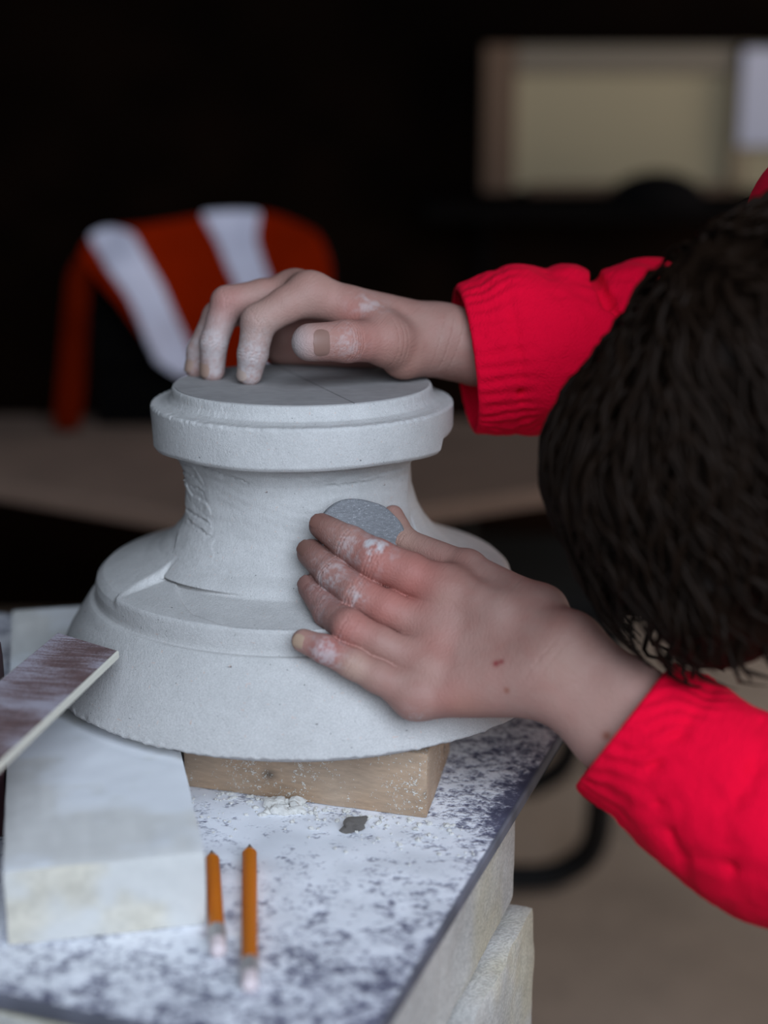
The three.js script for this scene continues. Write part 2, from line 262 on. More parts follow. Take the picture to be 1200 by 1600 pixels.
// ------------------------------------------------------------------ the carved stone
const BASE = [0.003, 0.8455, -0.010];
{
  const A = [[0, 0], [0.168, 0], [0.171, 0.0045], [0.1815, 0.0068], [0.1835, 0.0085], [0.182, 0.0115], [0.1765, 0.0215], [0.168, 0.0394], [0.1545, 0.0608], [0.1525, 0.0632], [0.1492, 0.0634], [0.1485, 0.0665], [0.1486, 0.0725], [0.1472, 0.0775], [0.143, 0.0815], [0.127, 0.0878], [0.113, 0.093], [0.103, 0.0982], [0.094, 0.1058], [0.087, 0.114], [0.081, 0.125], [0.0765, 0.14], [0.0755, 0.155], [0.077, 0.166], [0.081, 0.1735], [0.088, 0.1775], [0.100, 0.1785], [0.1045, 0.1795], [0.1055, 0.182], [0.1055, 0.1985], [0.1045, 0.2], [0.0985, 0.2003], [0.0935, 0.202], [0.0912, 0.2055], [0.0905, 0.2095], [0.0898, 0.2110], [0.0885, 0.2115], [0.045, 0.2115], [0, 0.2115]];
  const B = [[0, 0], [0.168, 0], [0.171, 0.0045], [0.1815, 0.0068], [0.1835, 0.0085], [0.182, 0.0115], [0.1765, 0.0215], [0.168, 0.0394], [0.1545, 0.0608], [0.1525, 0.0632], [0.1492, 0.0634], [0.1485, 0.0665], [0.1487, 0.0725], [0.1487, 0.0782], [0.1479, 0.0805], [0.130, 0.0832], [0.115, 0.0862], [0.1045, 0.0888], [0.1012, 0.0925], [0.0945, 0.0975], [0.0885, 0.1055], [0.0835, 0.118], [0.0815, 0.138], [0.0818, 0.155], [0.0835, 0.1625], [0.0865, 0.1668], [0.0925, 0.1695], [0.1035, 0.1715], [0.1055, 0.1740], [0.1057, 0.1985], [0.1045, 0.2], [0.0985, 0.2003], [0.0935, 0.202], [0.0912, 0.2055], [0.0905, 0.2095], [0.0898, 0.2110], [0.0885, 0.2115], [0.045, 0.2115], [0, 0.2115]];
  // the same number of samples on every stretch of both profiles: each stretch from corner to corner
  const M = 9, rows = [];
  const stretch = (P, i, t) => { const a = P[i], b = P[i + 1]; return [mix(a[0], b[0], t), mix(a[1], b[1], t)]; };
  const NA = A.length - 1;
  // pad B's missing stretch so both have as many corners
  while (B.length < A.length) { let w = 0, at = 1; for (let i = 12; i < 26; i++) { const l = Math.hypot(B[i + 1][0] - B[i][0], B[i + 1][1] - B[i][1]); if (l > w) { w = l; at = i; } } B.splice(at + 1, 0, stretch(B, at, 0.5)); }
  while (A.length < B.length) A.splice(16, 0, stretch(A, 15, 0.5));
  for (let i = 0; i < A.length - 1; i++) { const len = Math.hypot(B[i + 1][0] - B[i][0], B[i + 1][1] - B[i][1]), n = i === 0 || i >= A.length - 3 ? 8 : clamp(Math.round(len / 0.0011), 2, 22); for (let s = 0; s < n; s++) rows.push([stretch(A, i, s / n), stretch(B, i, s / n), i]); }
  rows.push([A[A.length - 1], B[B.length - 1], A.length - 2]);
  const CRACKS = [[0.1615, 0.00003, -73, -60], [0.153, -0.00012, -72, -58], [0.1455, -0.00010, -72, -53], [0.1262, -0.00016, -72, -47], [0.1195, -0.0002, -66, -43], [0.1645, -0.00022, -52, -22], [0.152, 0.00005, 14, 42], [0.157, 0.00003, 30, 60]];   // tool cuts: height, slope, from and to degrees
  const NT = 640, P = [], U = [], I = []; let arc = 0, prev = null;
  for (let j = 0; j < rows.length; j++) {
    const [a, b] = rows[j];
    arc += prev ? Math.hypot(b[0] - prev[0], b[1] - prev[1]) : 0; prev = b;
    for (let i = 0; i <= NT; i++) {
      const az = -Math.PI + (i % NT) / NT * 2 * Math.PI;                // 0 faces the camera side, positive to the right
      const sx = Math.sin(az), cz = Math.cos(az), deg = az * 57.29578;
      const hB = b[1];
      const wobble = 1.6 * noise(hB * 90, 3, 1) + 1.2 * noise(hB * 260, 7, 2);
      const lb = mix(-57, -74, sstep(0.09, 0.116, hB));
      const front = sstep(lb - 1.6 + wobble, lb + 1.6 + wobble, deg) * (1 - sstep(64 + wobble * 0.4, 68 + wobble * 0.4, deg));
      let r = mix(a[0], b[0], front), h = mix(a[1], b[1], front);
      const x = r * sx, z = r * cz;
      if (h > 0.079 && h < 0.0925 && r < 0.1479 && r > 0.1) {            // hollow rubbed into the front of the shelf, its rim crisp
        const rb = deg > 0 ? 0.1478 : deg > -28 ? mix(0.1478, 0.139, sstep(-14, -28, deg)) : mix(0.139, 0.108, clamp((-28 - deg) / 22, 0, 1));
        h -= front * 0.0022 * sstep(rb + 0.0004, rb - 0.0022, r) * sstep(0.1035, 0.108, r);
      }
      if (h > 0.0875 && h < 0.13) r += front * 0.0075 * sstep(-2, -56, deg) * sstep(0.0872, 0.0886, h) * (1 - sstep(0.1, 0.128, h));
      if (h > 0.11 && h < 0.172) r += front * 0.0045 * sstep(-52, -73, deg) * sstep(0.11, 0.13, h) * (0.5 + 0.5 * sstep(0.13, 0.16, h)) * (1 - sstep(0.168, 0.172, h));
      if (h > 0.088 && h < 0.172 && r < 0.106) {                        // chiselled neck: proud strip at its left edge, hollowed face, tool marks
        const t = sstep(0.088, 0.1, h) * (1 - sstep(0.164, 0.172, h));
        const bound = (h > 0.13 ? mix(-48, -56, sstep(0.13, 0.162, h)) : h > 0.105 ? mix(-38, -48, (h - 0.105) / 0.025) : mix(-14, -38, sstep(0.092, 0.105, h))) + 1.6 * noise(h * 320, 1, 9);
        const strip = front * (1 - sstep(bound - 0.5, bound + 0.5, deg)) * t;
        const lv = h * 110 + 0.03 * deg + 0.6 * noise(h * 70, deg * 0.08, 3), sc = Math.floor(lv), fr = lv - sc, facet = (fr - 0.5) * (hash(sc, 5, 2) - 0.3) * 0.0014 + (hash(sc, 9, 4) - 0.5) * 0.0007;
        let crack = 0; for (const [hc, sl, a0, a1] of CRACKS) crack += Math.exp(-(((h - hc - sl * (deg + 56) - 0.0006 * noise(deg * 0.4, hc * 99, 1)) / 0.00045) ** 2)) * sstep(a0 - 2, a0 + 1, deg) * (1 - sstep(a1 - 2, a1 + 2, deg));
        r += strip * (0.0003 + facet * sstep(0.112, 0.125, h) + 0.00035 * fbm(h * 420, deg * 0.3, 4)) - front * 0.0015 * Math.min(1, crack);
        const hollow = front * sstep(bound, bound + 16, deg) * (1 - sstep(40, 66, deg)) * t;
        r -= hollow * 0.0014;
        const marks = Math.sin((h * 900 + deg * 0.35 + 2.2 * noise(h * 60, deg * 0.04, 5)) * 1.0);
        r += front * (1 - strip) * t * (0.00012 * marks * sstep(-0.2, 0.6, noise(h * 40, deg * 0.06, 11)) + 0.0003 * fbm(h * 200, deg * 0.1, 6));
        const ledge = Math.exp(-(((h - 0.158 - 0.0005 * Math.abs(deg + 30) * 0.2 + 0.0012 * noise(deg * 0.1, 2, 2)) / 0.0022) ** 2));
        r += front * t * ledge * 0.0009 * sstep(-0.3, 0.5, noise(deg * 0.09, 8, 3));
      }
      if (h > 0.168 && h < 0.184 && r > 0.088) h += 0.0009 * noise(deg * 0.06, 4, 4) + front * 0.0011 * Math.exp(-(((deg + 32) / 16) ** 2)) * -1 + front * 0.0012 * noise(deg * 0.03, 9, 1);   // uneven lower edge of the flange
      if (h > 0.172 && h < 0.199 && r > 0.09) { const c = Math.exp(-(((deg + 84) / 5) ** 2)) * (1 - sstep(0.178, 0.194, h)); r -= 0.006 * c; }
      if (h < 0.0115 && h > 0.005 && r > 0.176) { r += 0.0008 * fbm(deg * 1.1, h * 200, 3); h += 0.0011 * fbm(deg * 0.9, 4, 1); }   // broken bottom arris
      if (h > 0.2 && h < 0.2118 && r > 0.086) r += 0.00035 * fbm(deg * 1.4, h * 400, 8);
      if (Math.abs(h - 0.2) < 0.002 && r > 0.1) { r -= 0.0007 * Math.max(0, noise(deg * 1.1, 3, 6)); h -= 0.0005 * Math.max(0, noise(deg * 0.7, 6, 6)); }
      r += 0.00012 * fbm(x * 320, h * 320, z * 320, 2) * (r > 0.01 ? 1 : 0);
      P.push(r * sx, h, r * cz); U.push((i / NT) * 0.857142857, arc);   // six repeats of the grain round the stone
    }
  }
  for (let j = 0; j < rows.length - 1; j++) for (let i = 0; i < NT; i++) { const a = j * (NT + 1) + i, b = a + 1, c = a + NT + 1, d = c + 1; I.push(a, b, c, b, d, c); }
  const g = new THREE.BufferGeometry();
  g.setAttribute('position', new THREE.Float32BufferAttribute(P, 3)); g.setAttribute('uv', new THREE.Float32BufferAttribute(U, 2)); g.setIndex(I);
  g.computeVertexNormals();
  { const n = g.attributes.normal; for (let j = 0; j < rows.length; j++) { const a = j * (NT + 1), b = a + NT, v = V(n.getX(a) + n.getX(b), n.getY(a) + n.getY(b), n.getZ(a) + n.getZ(b)).normalize(); n.setXYZ(a, v.x, v.y, v.z); n.setXYZ(b, v.x, v.y, v.z); } }
  const root = group('carved_stone', 'pale round carved limestone base with a flanged top and wide foot, being rubbed smooth', 'carved stone', BASE);
  mesh('stone_body', g, stone, root);
  // sawn top disc with saw lines and two pencilled setting-out lines
  const topTex = texture(1024, (u, v) => {
    const x = (u - 0.5) * 0.18, z = (v - 0.5) * 0.18, saw = tn2(u, v, 15, 128, 80) * 0.5 + tn2(u, v, 30, 300, 81) * 0.5, c = tnoise(u, v, 6, 82) * 0.5 + tnoise(u, v, 40, 83) * 0.3;
    let k = 0.60 + 0.035 * saw + 0.05 * c + 0.03 * (hash(Math.floor(u * 1024), Math.floor(v * 1024), 5) - 0.5);
    const l1 = Math.abs((x - 0.012) * 0.931 - (z - 0.015) * 0.366), l2 = Math.abs((z - 0.01) * 0.98 + (x + 0.02) * 0.2);
    k -= 0.30 * Math.exp(-((l1 / 0.00045) ** 2)) * (0.75 + 0.25 * tnoise(u, v, 90, 84)) + 0.16 * Math.exp(-((l2 / 0.0006) ** 2)) * sstep(-0.3, 0.3, tnoise(u, v, 12, 85));
    return [k, k * 0.975, k * 0.965];
  }, true, 1, 1);
  const tg = new THREE.CylinderGeometry(0.0886, 0.0886, 0.0006, 128, 1), p = tg.attributes.position, uv = tg.attributes.uv;
  for (let i = 0; i < p.count; i++) uv.setXY(i, 0.5 + p.getX(i) / 0.18, 0.5 + p.getZ(i) / 0.18);
  tg.translate(0, 0.2116, 0);
  tag(mesh('sawn_top', tg, std(0xffffff, 0.95, { map: topTex, bumpMap: topTex, bumpScale: 0.0006 }), root), 'greyer sawn top face with pencilled lines');
}

// ------------------------------------------------------------------ small things on the bench
{ // dusty lath over the left of the beam
  const Y = 0.9065, A = [-0.1555, 0.0872], B = [-0.1106, 0.1222], d = [-0.187, 0.982], L = 0.34, T = 0.0056;
  const s = new THREE.Shape([[A[0], A[1]], [B[0], B[1]], [B[0] + d[0] * L, B[1] + d[1] * L], [A[0] + d[0] * L, A[1] + d[1] * L]].map(([x, z]) => new THREE.Vector2(x, z)));
  const g = new THREE.ExtrudeGeometry(s, { depth: T - 0.002, bevelEnabled: true, bevelThickness: 0.001, bevelSize: 0.001, bevelSegments: 2, steps: 1 });
  g.rotateX(Math.PI / 2); g.translate(0, Y - 0.001, 0);
  const lathTex = texture(512, (u, v) => { // brown wood, white dust wiped across it
    const gr = tn2(u, v, 90, 18, 90) * 0.4 + tn2(u, v, 200, 20, 91) * 0.3, across = tn2(u, v, 10, 60, 92), dd = 0.85 * sstep(-0.75, 0.75, across * 0.4 + tnoise(u, v, 5, 93) * 0.7 + tnoise(u, v, 160, 94) * 0.3 + 0.02), k = 1 + 0.14 * gr;
    return [mix(0.43 * k, 0.74, dd), mix(0.33 * k, 0.72, dd), mix(0.325 * k, 0.77, dd)];
  }, true, 8, 8);
  const paleEdge = std(0xd8d3c4, 0.9), top = std(0xffffff, 0.9, { map: lathTex, bumpMap: lathTex, bumpScale: 0.0008 });
  const uvA = g.attributes.uv, p = g.attributes.position;
  for (let i = 0; i < p.count; i++) { const x = p.getX(i) - A[0], z = p.getZ(i) - A[1]; uvA.setXY(i, x * 0.982 + z * 0.187, -x * 0.187 + z * 0.982); }
  tag(mesh('lath', g, [top, paleEdge]), 'thin brown wooden lath smeared with white dust, jutting in from the left edge', 'lath');
}
{ const b = mesh('timber_offcut', roughBox(0.12, 0.1, 0.09, 0.003, 0.0008, 40, 0.008), std(0x3a1c22, 0.9)); b.position.set(-0.2425, 0.8501, 0.14); b.rotation.y = 0.22; tag(b, 'dark maroon timber offcut at the left edge beside the pale beam', 'timber offcut'); }
{ const b = mesh('stone_offcut', roughBox(0.1, 0.0995, 0.07, 0.003, 0.001, 40, 0.008), roughStone); b.position.set(-0.2215, 0.8498, 0.335); b.rotation.y = 0.2; tag(b, 'pale stone offcut holding up the near end of the dusty lath', 'stone offcut'); }
function pencil(label, tip, end) {
  const a = V(...tip), b = V(...end), L = a.distanceTo(b), root = group('pencil', label, 'pencil', end), R = 0.0047;
  root.quaternion.setFromUnitVectors(V(0, 1, 0), a.clone().sub(b).normalize());
  const at = (g, y) => { g.translate(0, y, 0); return g; };
  const coneL = 0.014, fer = 0.013, era = 0.011;
  mesh('barrel', at(new THREE.CylinderGeometry(R, R, L - coneL - fer - era, 6), era + fer + (L - coneL - fer - era) / 2), new THREE.MeshPhysicalMaterial({ color: lin(0.56, 0.15, 0.006), roughness: 0.5, specularIntensity: 0.3 }), root);
  mesh('sharpened_cone', at(new THREE.CylinderGeometry(0.0019, R * 0.96, coneL - 0.0065, 18), L - coneL + (coneL - 0.0065) / 2), std(0xb08560, 0.8), root);
  mesh('lead', at(new THREE.ConeGeometry(0.0019, 0.0065, 14), L - 0.00325), std(0x1c1b20, 0.5), root);
  mesh('ferrule', at(new THREE.LatheGeometry([[R * 0.98, 0], [R * 1.03, 0.0008], [R * 1.03, 0.004], [R * 0.95, 0.0046], [R * 1.03, 0.0052], [R * 1.03, 0.009], [R * 0.95, 0.0096], [R * 1.03, 0.0102], [R, fer]].map((q) => new THREE.Vector2(...q)), 24), era), std(0xb9b6b4, 0.4, { metalness: 0.6 }), root);
  mesh('eraser', at(new THREE.LatheGeometry([[0, 0], [R * 0.6, 0.0004], [R * 0.92, 0.002], [R * 0.95, era]].map((q) => new THREE.Vector2(...q)), 20), 0), std(0xe0cfcf, 0.85), root);
}
pencil('orange pencil lying alone on the dusty board, its black point towards the stone', [-0.0225, 0.8047, 0.188], [-0.0089, 0.8047, 0.3485]);
pencil('darker orange pencil lying half hidden against the side of the pale beam', [-0.045, 0.8047, 0.196], [-0.0285, 0.8047, 0.3144]);
function shard(r, sx, sy, sz, s) {
  const g = new THREE.IcosahedronGeometry(r, 3), p = g.attributes.position;
  for (let i = 0; i < p.count; i++) { const q = V(p.getX(i), p.getY(i), p.getZ(i)), k = 1 + 0.5 * noise(q.x / r * 1.1 + s, q.y / r * 1.1, q.z / r * 1.1) + 0.15 * noise(q.x / r * 4 + s, q.y / r * 4, q.z / r * 4); p.setXYZ(i, q.x * k * sx, q.y * k * sy, q.z * k * sz); }
  g.computeVertexNormals(); return g;
}
{ const c = mesh('stone_chip', shard(0.0075, 1.3, 0.62, 0.85, 3.2), std(lin(0.34, 0.30, 0.27), 0.95, { bumpMap: stoneBump, bumpScale: 0.001 })); c.position.set(0.041, 0.8035, 0.16); c.rotation.y = 0.4; tag(c, 'small grey brown stone chip lying in the dust before the brown offcut', 'stone chip'); }
{ // white crumbs heaped by the brown offcut
  const gs = [];
  for (let i = 0; i < 240; i++) {
    const near = i < 60, r = near ? 0.001 + 0.0032 * rnd() ** 2 : 0.0005 + 0.0012 * rnd() ** 2;
    const g = new THREE.IcosahedronGeometry(r, 1), p = g.attributes.position, s = rnd() * 50;
    for (let k = 0; k < p.count; k++) { const q = 1 + 0.5 * noise(p.getX(k) / r * 1.3 + s, p.getY(k) / r * 1.3, p.getZ(k) / r * 1.3); p.setXYZ(k, p.getX(k) * q * 1.3, p.getY(k) * q * 0.8, p.getZ(k) * q); }
    g.rotateY(rnd() * 6);
    const t = near ? rnd() : rnd() * 1.25 - 0.15;
    g.translate(near ? -0.006 + (rnd() - 0.5) * 0.024 : -0.05 + t * 0.15, 0.8002 + r * 0.4, near ? 0.128 + (rnd() - 0.5) * 0.02 : 0.105 + t * 0.047 + rnd() * rnd() * 0.07);
    gs.push(g);
  }
  const m = mergeGeometries(gs); m.computeVertexNormals();
  tag(mesh('stone_crumbs', m, std(0xcfccc6, 0.95)), 'white stone crumbs scattered in front of the brown offcut', 'crumbs', null, 'stuff');
}

// ------------------------------------------------------------------ the person: joints [x, y, z, radius]
const LH = {
  i3: [0.0197, 0.9798, 0.0880, 0.0084], i2: [0.0382, 0.9714, 0.1010, 0.0114], i1: [0.0551, 0.9645, 0.1140, 0.0134], ia: [0.0762, 0.9573, 0.1210, 0.0136], i0: [0.1003, 0.9473, 0.1270, 0.0140],
  m3: [0.0125, 0.9619, 0.0890, 0.0092], m2: [0.0268, 0.9533, 0.1080, 0.0106], m1: [0.0422, 0.9455, 0.1240, 0.0112], ma: [0.0616, 0.9379, 0.1320, 0.0116], m0: [0.0952, 0.9247, 0.1390, 0.0130],
  r3: [0.0129, 0.9425, 0.1020, 0.0085], r2: [0.0251, 0.9328, 0.1240, 0.0099], r1: [0.0382, 0.9309, 0.1460, 0.0109], ra: [0.0572, 0.9221, 0.1510, 0.0103], r0: [0.0885, 0.9065, 0.1530, 0.0125],
  p3: [0.0100, 0.9223, 0.1480, 0.0074], p2: [0.0233, 0.9192, 0.1545, 0.0087], p1: [0.0411, 0.9116, 0.1600, 0.0094], pa: [0.0561, 0.9042, 0.1625, 0.0099], p0: [0.0797, 0.8914, 0.1630, 0.0115],
  t3: [0.0660, 0.9798, 0.0620, 0.0072], t2: [0.0735, 0.9662, 0.0780, 0.0090], t1: [0.1134, 0.9556, 0.1040, 0.0112], t0: [0.1570, 0.9405, 0.1450, 0.0150],
  wr: [0.1717, 0.9291, 0.1720, 0.0175], wu: [0.1548, 0.9072, 0.1760, 0.0185], cr: [0.2083, 0.9051, 0.1980, 0.0175], cu: [0.1931, 0.8791, 0.2000, 0.0175],
  er: [0.2817, 0.8531, 0.2360, 0.026], eu: [0.2817, 0.8331, 0.2360, 0.026], fill: [0.1085, 0.9470, 0.1180, 0.0100],
};
const RH = {
  i3: [-0.0331, 1.0648, -0.0040, 0.0088], i2: [-0.0304, 1.0784, -0.0020, 0.0103], i1: [-0.0261, 1.1007, -0.0040, 0.0120], ia: [-0.0070, 1.1114, -0.0100, 0.0124], i0: [0.0084, 1.1180, -0.0180, 0.0128],
  m3: [-0.0610, 1.0638, -0.0240, 0.0089], m2: [-0.0593, 1.0835, -0.0220, 0.0096], m1: [-0.0498, 1.1110, -0.0280, 0.0113], ma: [-0.0256, 1.1147, -0.0350, 0.0115], m0: [-0.0028, 1.1159, -0.0420, 0.0125],
  r3: [-0.0742, 1.0630, -0.0400, 0.0083], r2: [-0.0718, 1.0747, -0.0420, 0.0090], r1: [-0.0589, 1.0986, -0.0480, 0.0105], ra: [-0.0321, 1.1049, -0.0570, 0.0110], r0: [-0.0067, 1.1112, -0.0660, 0.0125],
  p3: [-0.0209, 1.0632, -0.0980, 0.0077], p2: [-0.0274, 1.0750, -0.0980, 0.0088], p1: [-0.0330, 1.0922, -0.0950, 0.0099], p0: [-0.0034, 1.1011, -0.0880, 0.0115],
  t3: [0.0110, 1.0916, 0.0340, 0.0126], t2: [0.0346, 1.0907, 0.0220, 0.0138], t1: [0.0626, 1.0876, 0.0000, 0.0148], t0: [0.0893, 1.0808, -0.0250, 0.0160],
  th: [0.0743, 1.0756, -0.0120, 0.0140], wr: [0.1006, 1.0856, -0.0300, 0.0200], wu: [0.1016, 1.0788, -0.0550, 0.0190], cr: [0.1259, 1.0771, -0.0350, 0.0200], cu: [0.1275, 1.0711, -0.0600, 0.0200],
  er: [0.2467, 1.0750, -0.0500, 0.028], eu: [0.2467, 1.0750, -0.0800, 0.028], w1: [0.0489, 1.1050, -0.0120, 0.0090], w2: [0.0356, 1.1089, -0.0160, 0.0100],
};
const lerp4 = (a, b, t) => a.map((v, i) => mix(v, b[i], t));
// fine creases of the skin across the back of a finger joint: {c: centre, a: finger axis, w: reach}
function crease(a, b, count = 3, gap = 0.0022, depth = 0.00035, reach = 0.012) { const d = V(b[0] - a[0], b[1] - a[1], b[2] - a[2]).normalize(); return { c: a, d: [d.x, d.y, d.z], count, gap, depth, reach }; }
const creased = (d, list, x, y, z) => {
  for (const c of list) {
    const px = x - c.c[0], py = y - c.c[1], pz = z - c.c[2], l2 = px * px + py * py + pz * pz, R = c.reach + c.c[3];
    if (l2 > R * R) continue;
    const w = sstep(0.1, 0.75, pz / Math.sqrt(l2 + 1e-9)); if (w <= 0) continue;
    const s = px * c.d[0] + py * c.d[1] + pz * c.d[2] + 0.0006 * noise(x * 400, y * 400, z * 400), n = (c.count - 1) / 2, f = 1 - Math.sqrt(l2) / R;
    for (let k = -n; k <= n; k++) { const t = (s - k * c.gap) / 0.00055; d += w * c.depth * Math.min(1, f * 3) * Math.exp(-t * t); }
  }
  return d;
};
function leftHand() {
  const J = LH;
  const palm = smooth([chain([J.wr, lerp4(J.wr, J.i0, 0.5), J.i0], 0.006), chain([lerp4(J.wr, J.wu, 0.35), J.m0], 0.006), chain([lerp4(J.wr, J.wu, 0.7), J.r0], 0.006), chain([J.wu, J.p0], 0.006), cone(J.i0, J.m0), cone(J.m0, J.r0), cone(J.r0, J.p0),
    cone([J.wu[0] - 0.012, J.wu[1] - 0.006, J.wu[2] - 0.008, 0.018], [J.p0[0] + 0.012, J.p0[1] - 0.003, J.p0[2] - 0.012, 0.014]), cone(J.t0, [0.125, 0.935, 0.130, 0.012]), cone([0.13, 0.925, 0.145, 0.015], [0.1, 0.922, 0.128, 0.013])], 0.012);
  const arm = smooth([cone(J.wr, J.cr), cone(J.wu, J.cu), cone(J.cr, J.er), cone(J.cu, J.eu), cone(lerp4(J.wr, J.wu, 0.5), lerp4(J.cr, J.cu, 0.5))], 0.014);
  const F = [chain([J.i3, J.i2, J.i1, J.ia, J.i0], 0.003), chain([J.m3, J.m2, J.m1, J.ma, J.m0], 0.003), chain([J.r3, J.r2, J.r1, J.ra, J.r0], 0.003), chain([J.p3, J.p2, J.p1, J.pa, J.p0], 0.003)];
  const th = smooth([chain([J.t3, J.t2, J.t1, J.t0], 0.004), cone(J.t1, J.fill)], 0.006);
  const kn = [J.i0, J.m0, J.r0, J.p0].map((j, k) => ellipsoid([j[0] - 0.001, j[1] + 0.001, j[2] + 0.0065], V(1, 0, 0), V(0, 1, 0), V(0, 0, 1), 0.0085, 0.0075, [0.0075, 0.0073, 0.0072, 0.0065][k]));
  const tend = [[J.i0, J.wr], [J.m0, lerp4(J.wr, J.wu, 0.3)], [J.r0, lerp4(J.wr, J.wu, 0.55)]].map(([a, b]) => [[a[0], a[1], a[2] + a[3]], [b[0], b[1], b[2] + b[3] * 0.9]]);
  const cr = [crease(J.i1, J.i0, 4, 0.0022, 0.0004), crease(J.m1, J.m0, 4, 0.0022, 0.0004), crease(J.r1, J.r0, 4, 0.0022, 0.0004), crease(J.p1, J.p0, 3, 0.002, 0.0004), crease(J.i2, J.i1, 2), crease(J.m2, J.m1, 2), crease(J.r2, J.r1, 2), crease(J.p2, J.p1, 2), crease(J.t2, J.t1, 3), crease(lerp4(J.wr, J.wu, 0.5), lerp4(J.cr, J.cu, 0.5), 2, 0.006, 0.0002, 0.02)];
  return (x, y, z) => {
    let f = F[0](x, y, z); for (let i = 1; i < 4; i++) f = smin(f, F[i](x, y, z), 0.0013);
    let d = smin(smin(palm(x, y, z), arm(x, y, z), 0.012), f, 0.009);
    for (const k of kn) d = smin(d, k(x, y, z), 0.008);
    d = smin(d, th(x, y, z), 0.010);
    if (d < 0.012 && d > -0.012) {
      for (const [a, b] of tend) { const s = segDist([x, y, z], a, b) / 0.004; if (s < 3) d -= 0.0007 * Math.exp(-s * s); }
      d = creased(d, cr, x, y, z) + 0.00016 * fbm(x * 110, y * 110, z * 110, 2);
    }
    return d;
  };
}
function rightHand() {
  const J = RH;
  const palm = smooth([cone([-0.016, 1.0705, -0.086, 0.0125], [0.05, 1.0725, -0.072, 0.0145]), cone([-0.008, 1.086, -0.078, 0.017], [0.075, 1.080, -0.055, 0.020]), chain([J.wr, J.i0], 0.006), chain([lerp4(J.wr, J.wu, 0.35), J.m0], 0.006), chain([lerp4(J.wr, J.wu, 0.7), J.r0], 0.006), chain([J.wu, J.p0], 0.006), cone(J.i0, J.m0), cone(J.m0, J.r0), cone(J.r0, J.p0)], 0.012);
  const thenar = smooth([cone(J.t0, J.t1), cone(J.th, J.t0), cone(J.th, [0.088, 1.077, -0.03, 0.016])], 0.010);
  const arm = smooth([cone(J.wr, J.cr), cone(J.wu, J.cu), cone(J.cr, J.er), cone(J.cu, J.eu), cone(lerp4(J.wr, J.wu, 0.5), lerp4(J.cr, J.cu, 0.5))], 0.014);
  const F = [chain([J.i3, J.i2, J.i1, J.ia, J.i0], 0.003), chain([J.m3, J.m2, J.m1, J.ma, J.m0], 0.003), chain([J.r3, J.r2, J.r1, J.ra, J.r0], 0.003), chain([J.p3, J.p2, J.p1, J.p0], 0.003)];
  const th = chain([J.t3, J.t2, J.t1], 0.004), web = smooth([cone(J.w1, J.t1), cone(J.w2, lerp4(J.w1, J.t1, 0.5))], 0.008);
  const cr = [crease(J.i1, J.i0, 4, 0.0022, 0.0004), crease(J.m1, J.m0, 4, 0.0022, 0.0004), crease(J.i2, J.i1, 3), crease(J.m2, J.m1, 3), crease(J.r2, J.r1, 2), crease(J.t2, J.t1, 5, 0.002, 0.0004, 0.014), crease(J.t1, J.t2, 3, 0.004, 0.0003, 0.016), crease([0.024, 1.108, -0.004, 0.012], [0.0139, 1.1210, -0.018, 0.01], 4, 0.0045, 0.0007, 0.012), crease(J.wr, J.cr, 3, 0.007, 0.0005, 0.012)];
  return (x, y, z) => {
    let f = F[0](x, y, z); for (let i = 1; i < 4; i++) f = smin(f, F[i](x, y, z), 0.0013);
    let d = smin(smin(palm(x, y, z), arm(x, y, z), 0.012), f, 0.007);
    d = smin(d, web(x, y, z), 0.009);
    d = smin(d, smin(thenar(x, y, z), th(x, y, z), 0.008), 0.009);
    if (d < 0.012 && d > -0.012) d = creased(d, cr, x, y, z) + 0.00016 * fbm(x * 110, y * 110, z * 110, 2);
    return d;
  };
}
const bounds = (J, keys, pad) => { const L = keys.map((k) => J[k]); return [[0, 1, 2].map((i) => Math.min(...L.map((j) => j[i] - j[3])) - pad), [0, 1, 2].map((i) => Math.max(...L.map((j) => j[i] + j[3])) + pad)]; };
// colour of the skin: ruddy joints, dust on the fingers, a cut, moles
const SKIN = [0.36, 0.196, 0.160];
function skinColor(J, zones) {
  return (x, y, z) => {
    const m = fbm(x * 55, y * 55, z * 55, 3), q = fbm(x * 170, y * 170, z * 170, 3); let c = [SKIN[0] * (1 + 0.14 * m), SKIN[1] * (1 + 0.24 * m + 0.08 * q), SKIN[2] * (1 + 0.26 * m + 0.08 * q)];
    for (const [p, r, t, a, rough] of zones) {
      const d = Math.hypot(x - p[0], y - p[1], z - p[2]); if (d > r * 2.5) continue;
      let k = a * Math.exp(-((d / r) ** 2)); if (rough) k *= sstep(-0.25 , 0.45, fbm(x * rough, y * rough, z * rough, 3) + (d < r * 0.6 ? 0.15 : -0.1));
      c = c.map((v, i) => mix(v, t[i], clamp(k, 0, 1)));
    }
    return c;
  };
}
const RED = [0.42, 0.13, 0.105], DUST = [0.56, 0.545, 0.55], PALE = [0.46, 0.31, 0.235], DARK = [0.15, 0.065, 0.05], WINE = [0.36, 0.085, 0.09];
const out = (j, d = 0.008) => [j[0], j[1], j[2] + d];
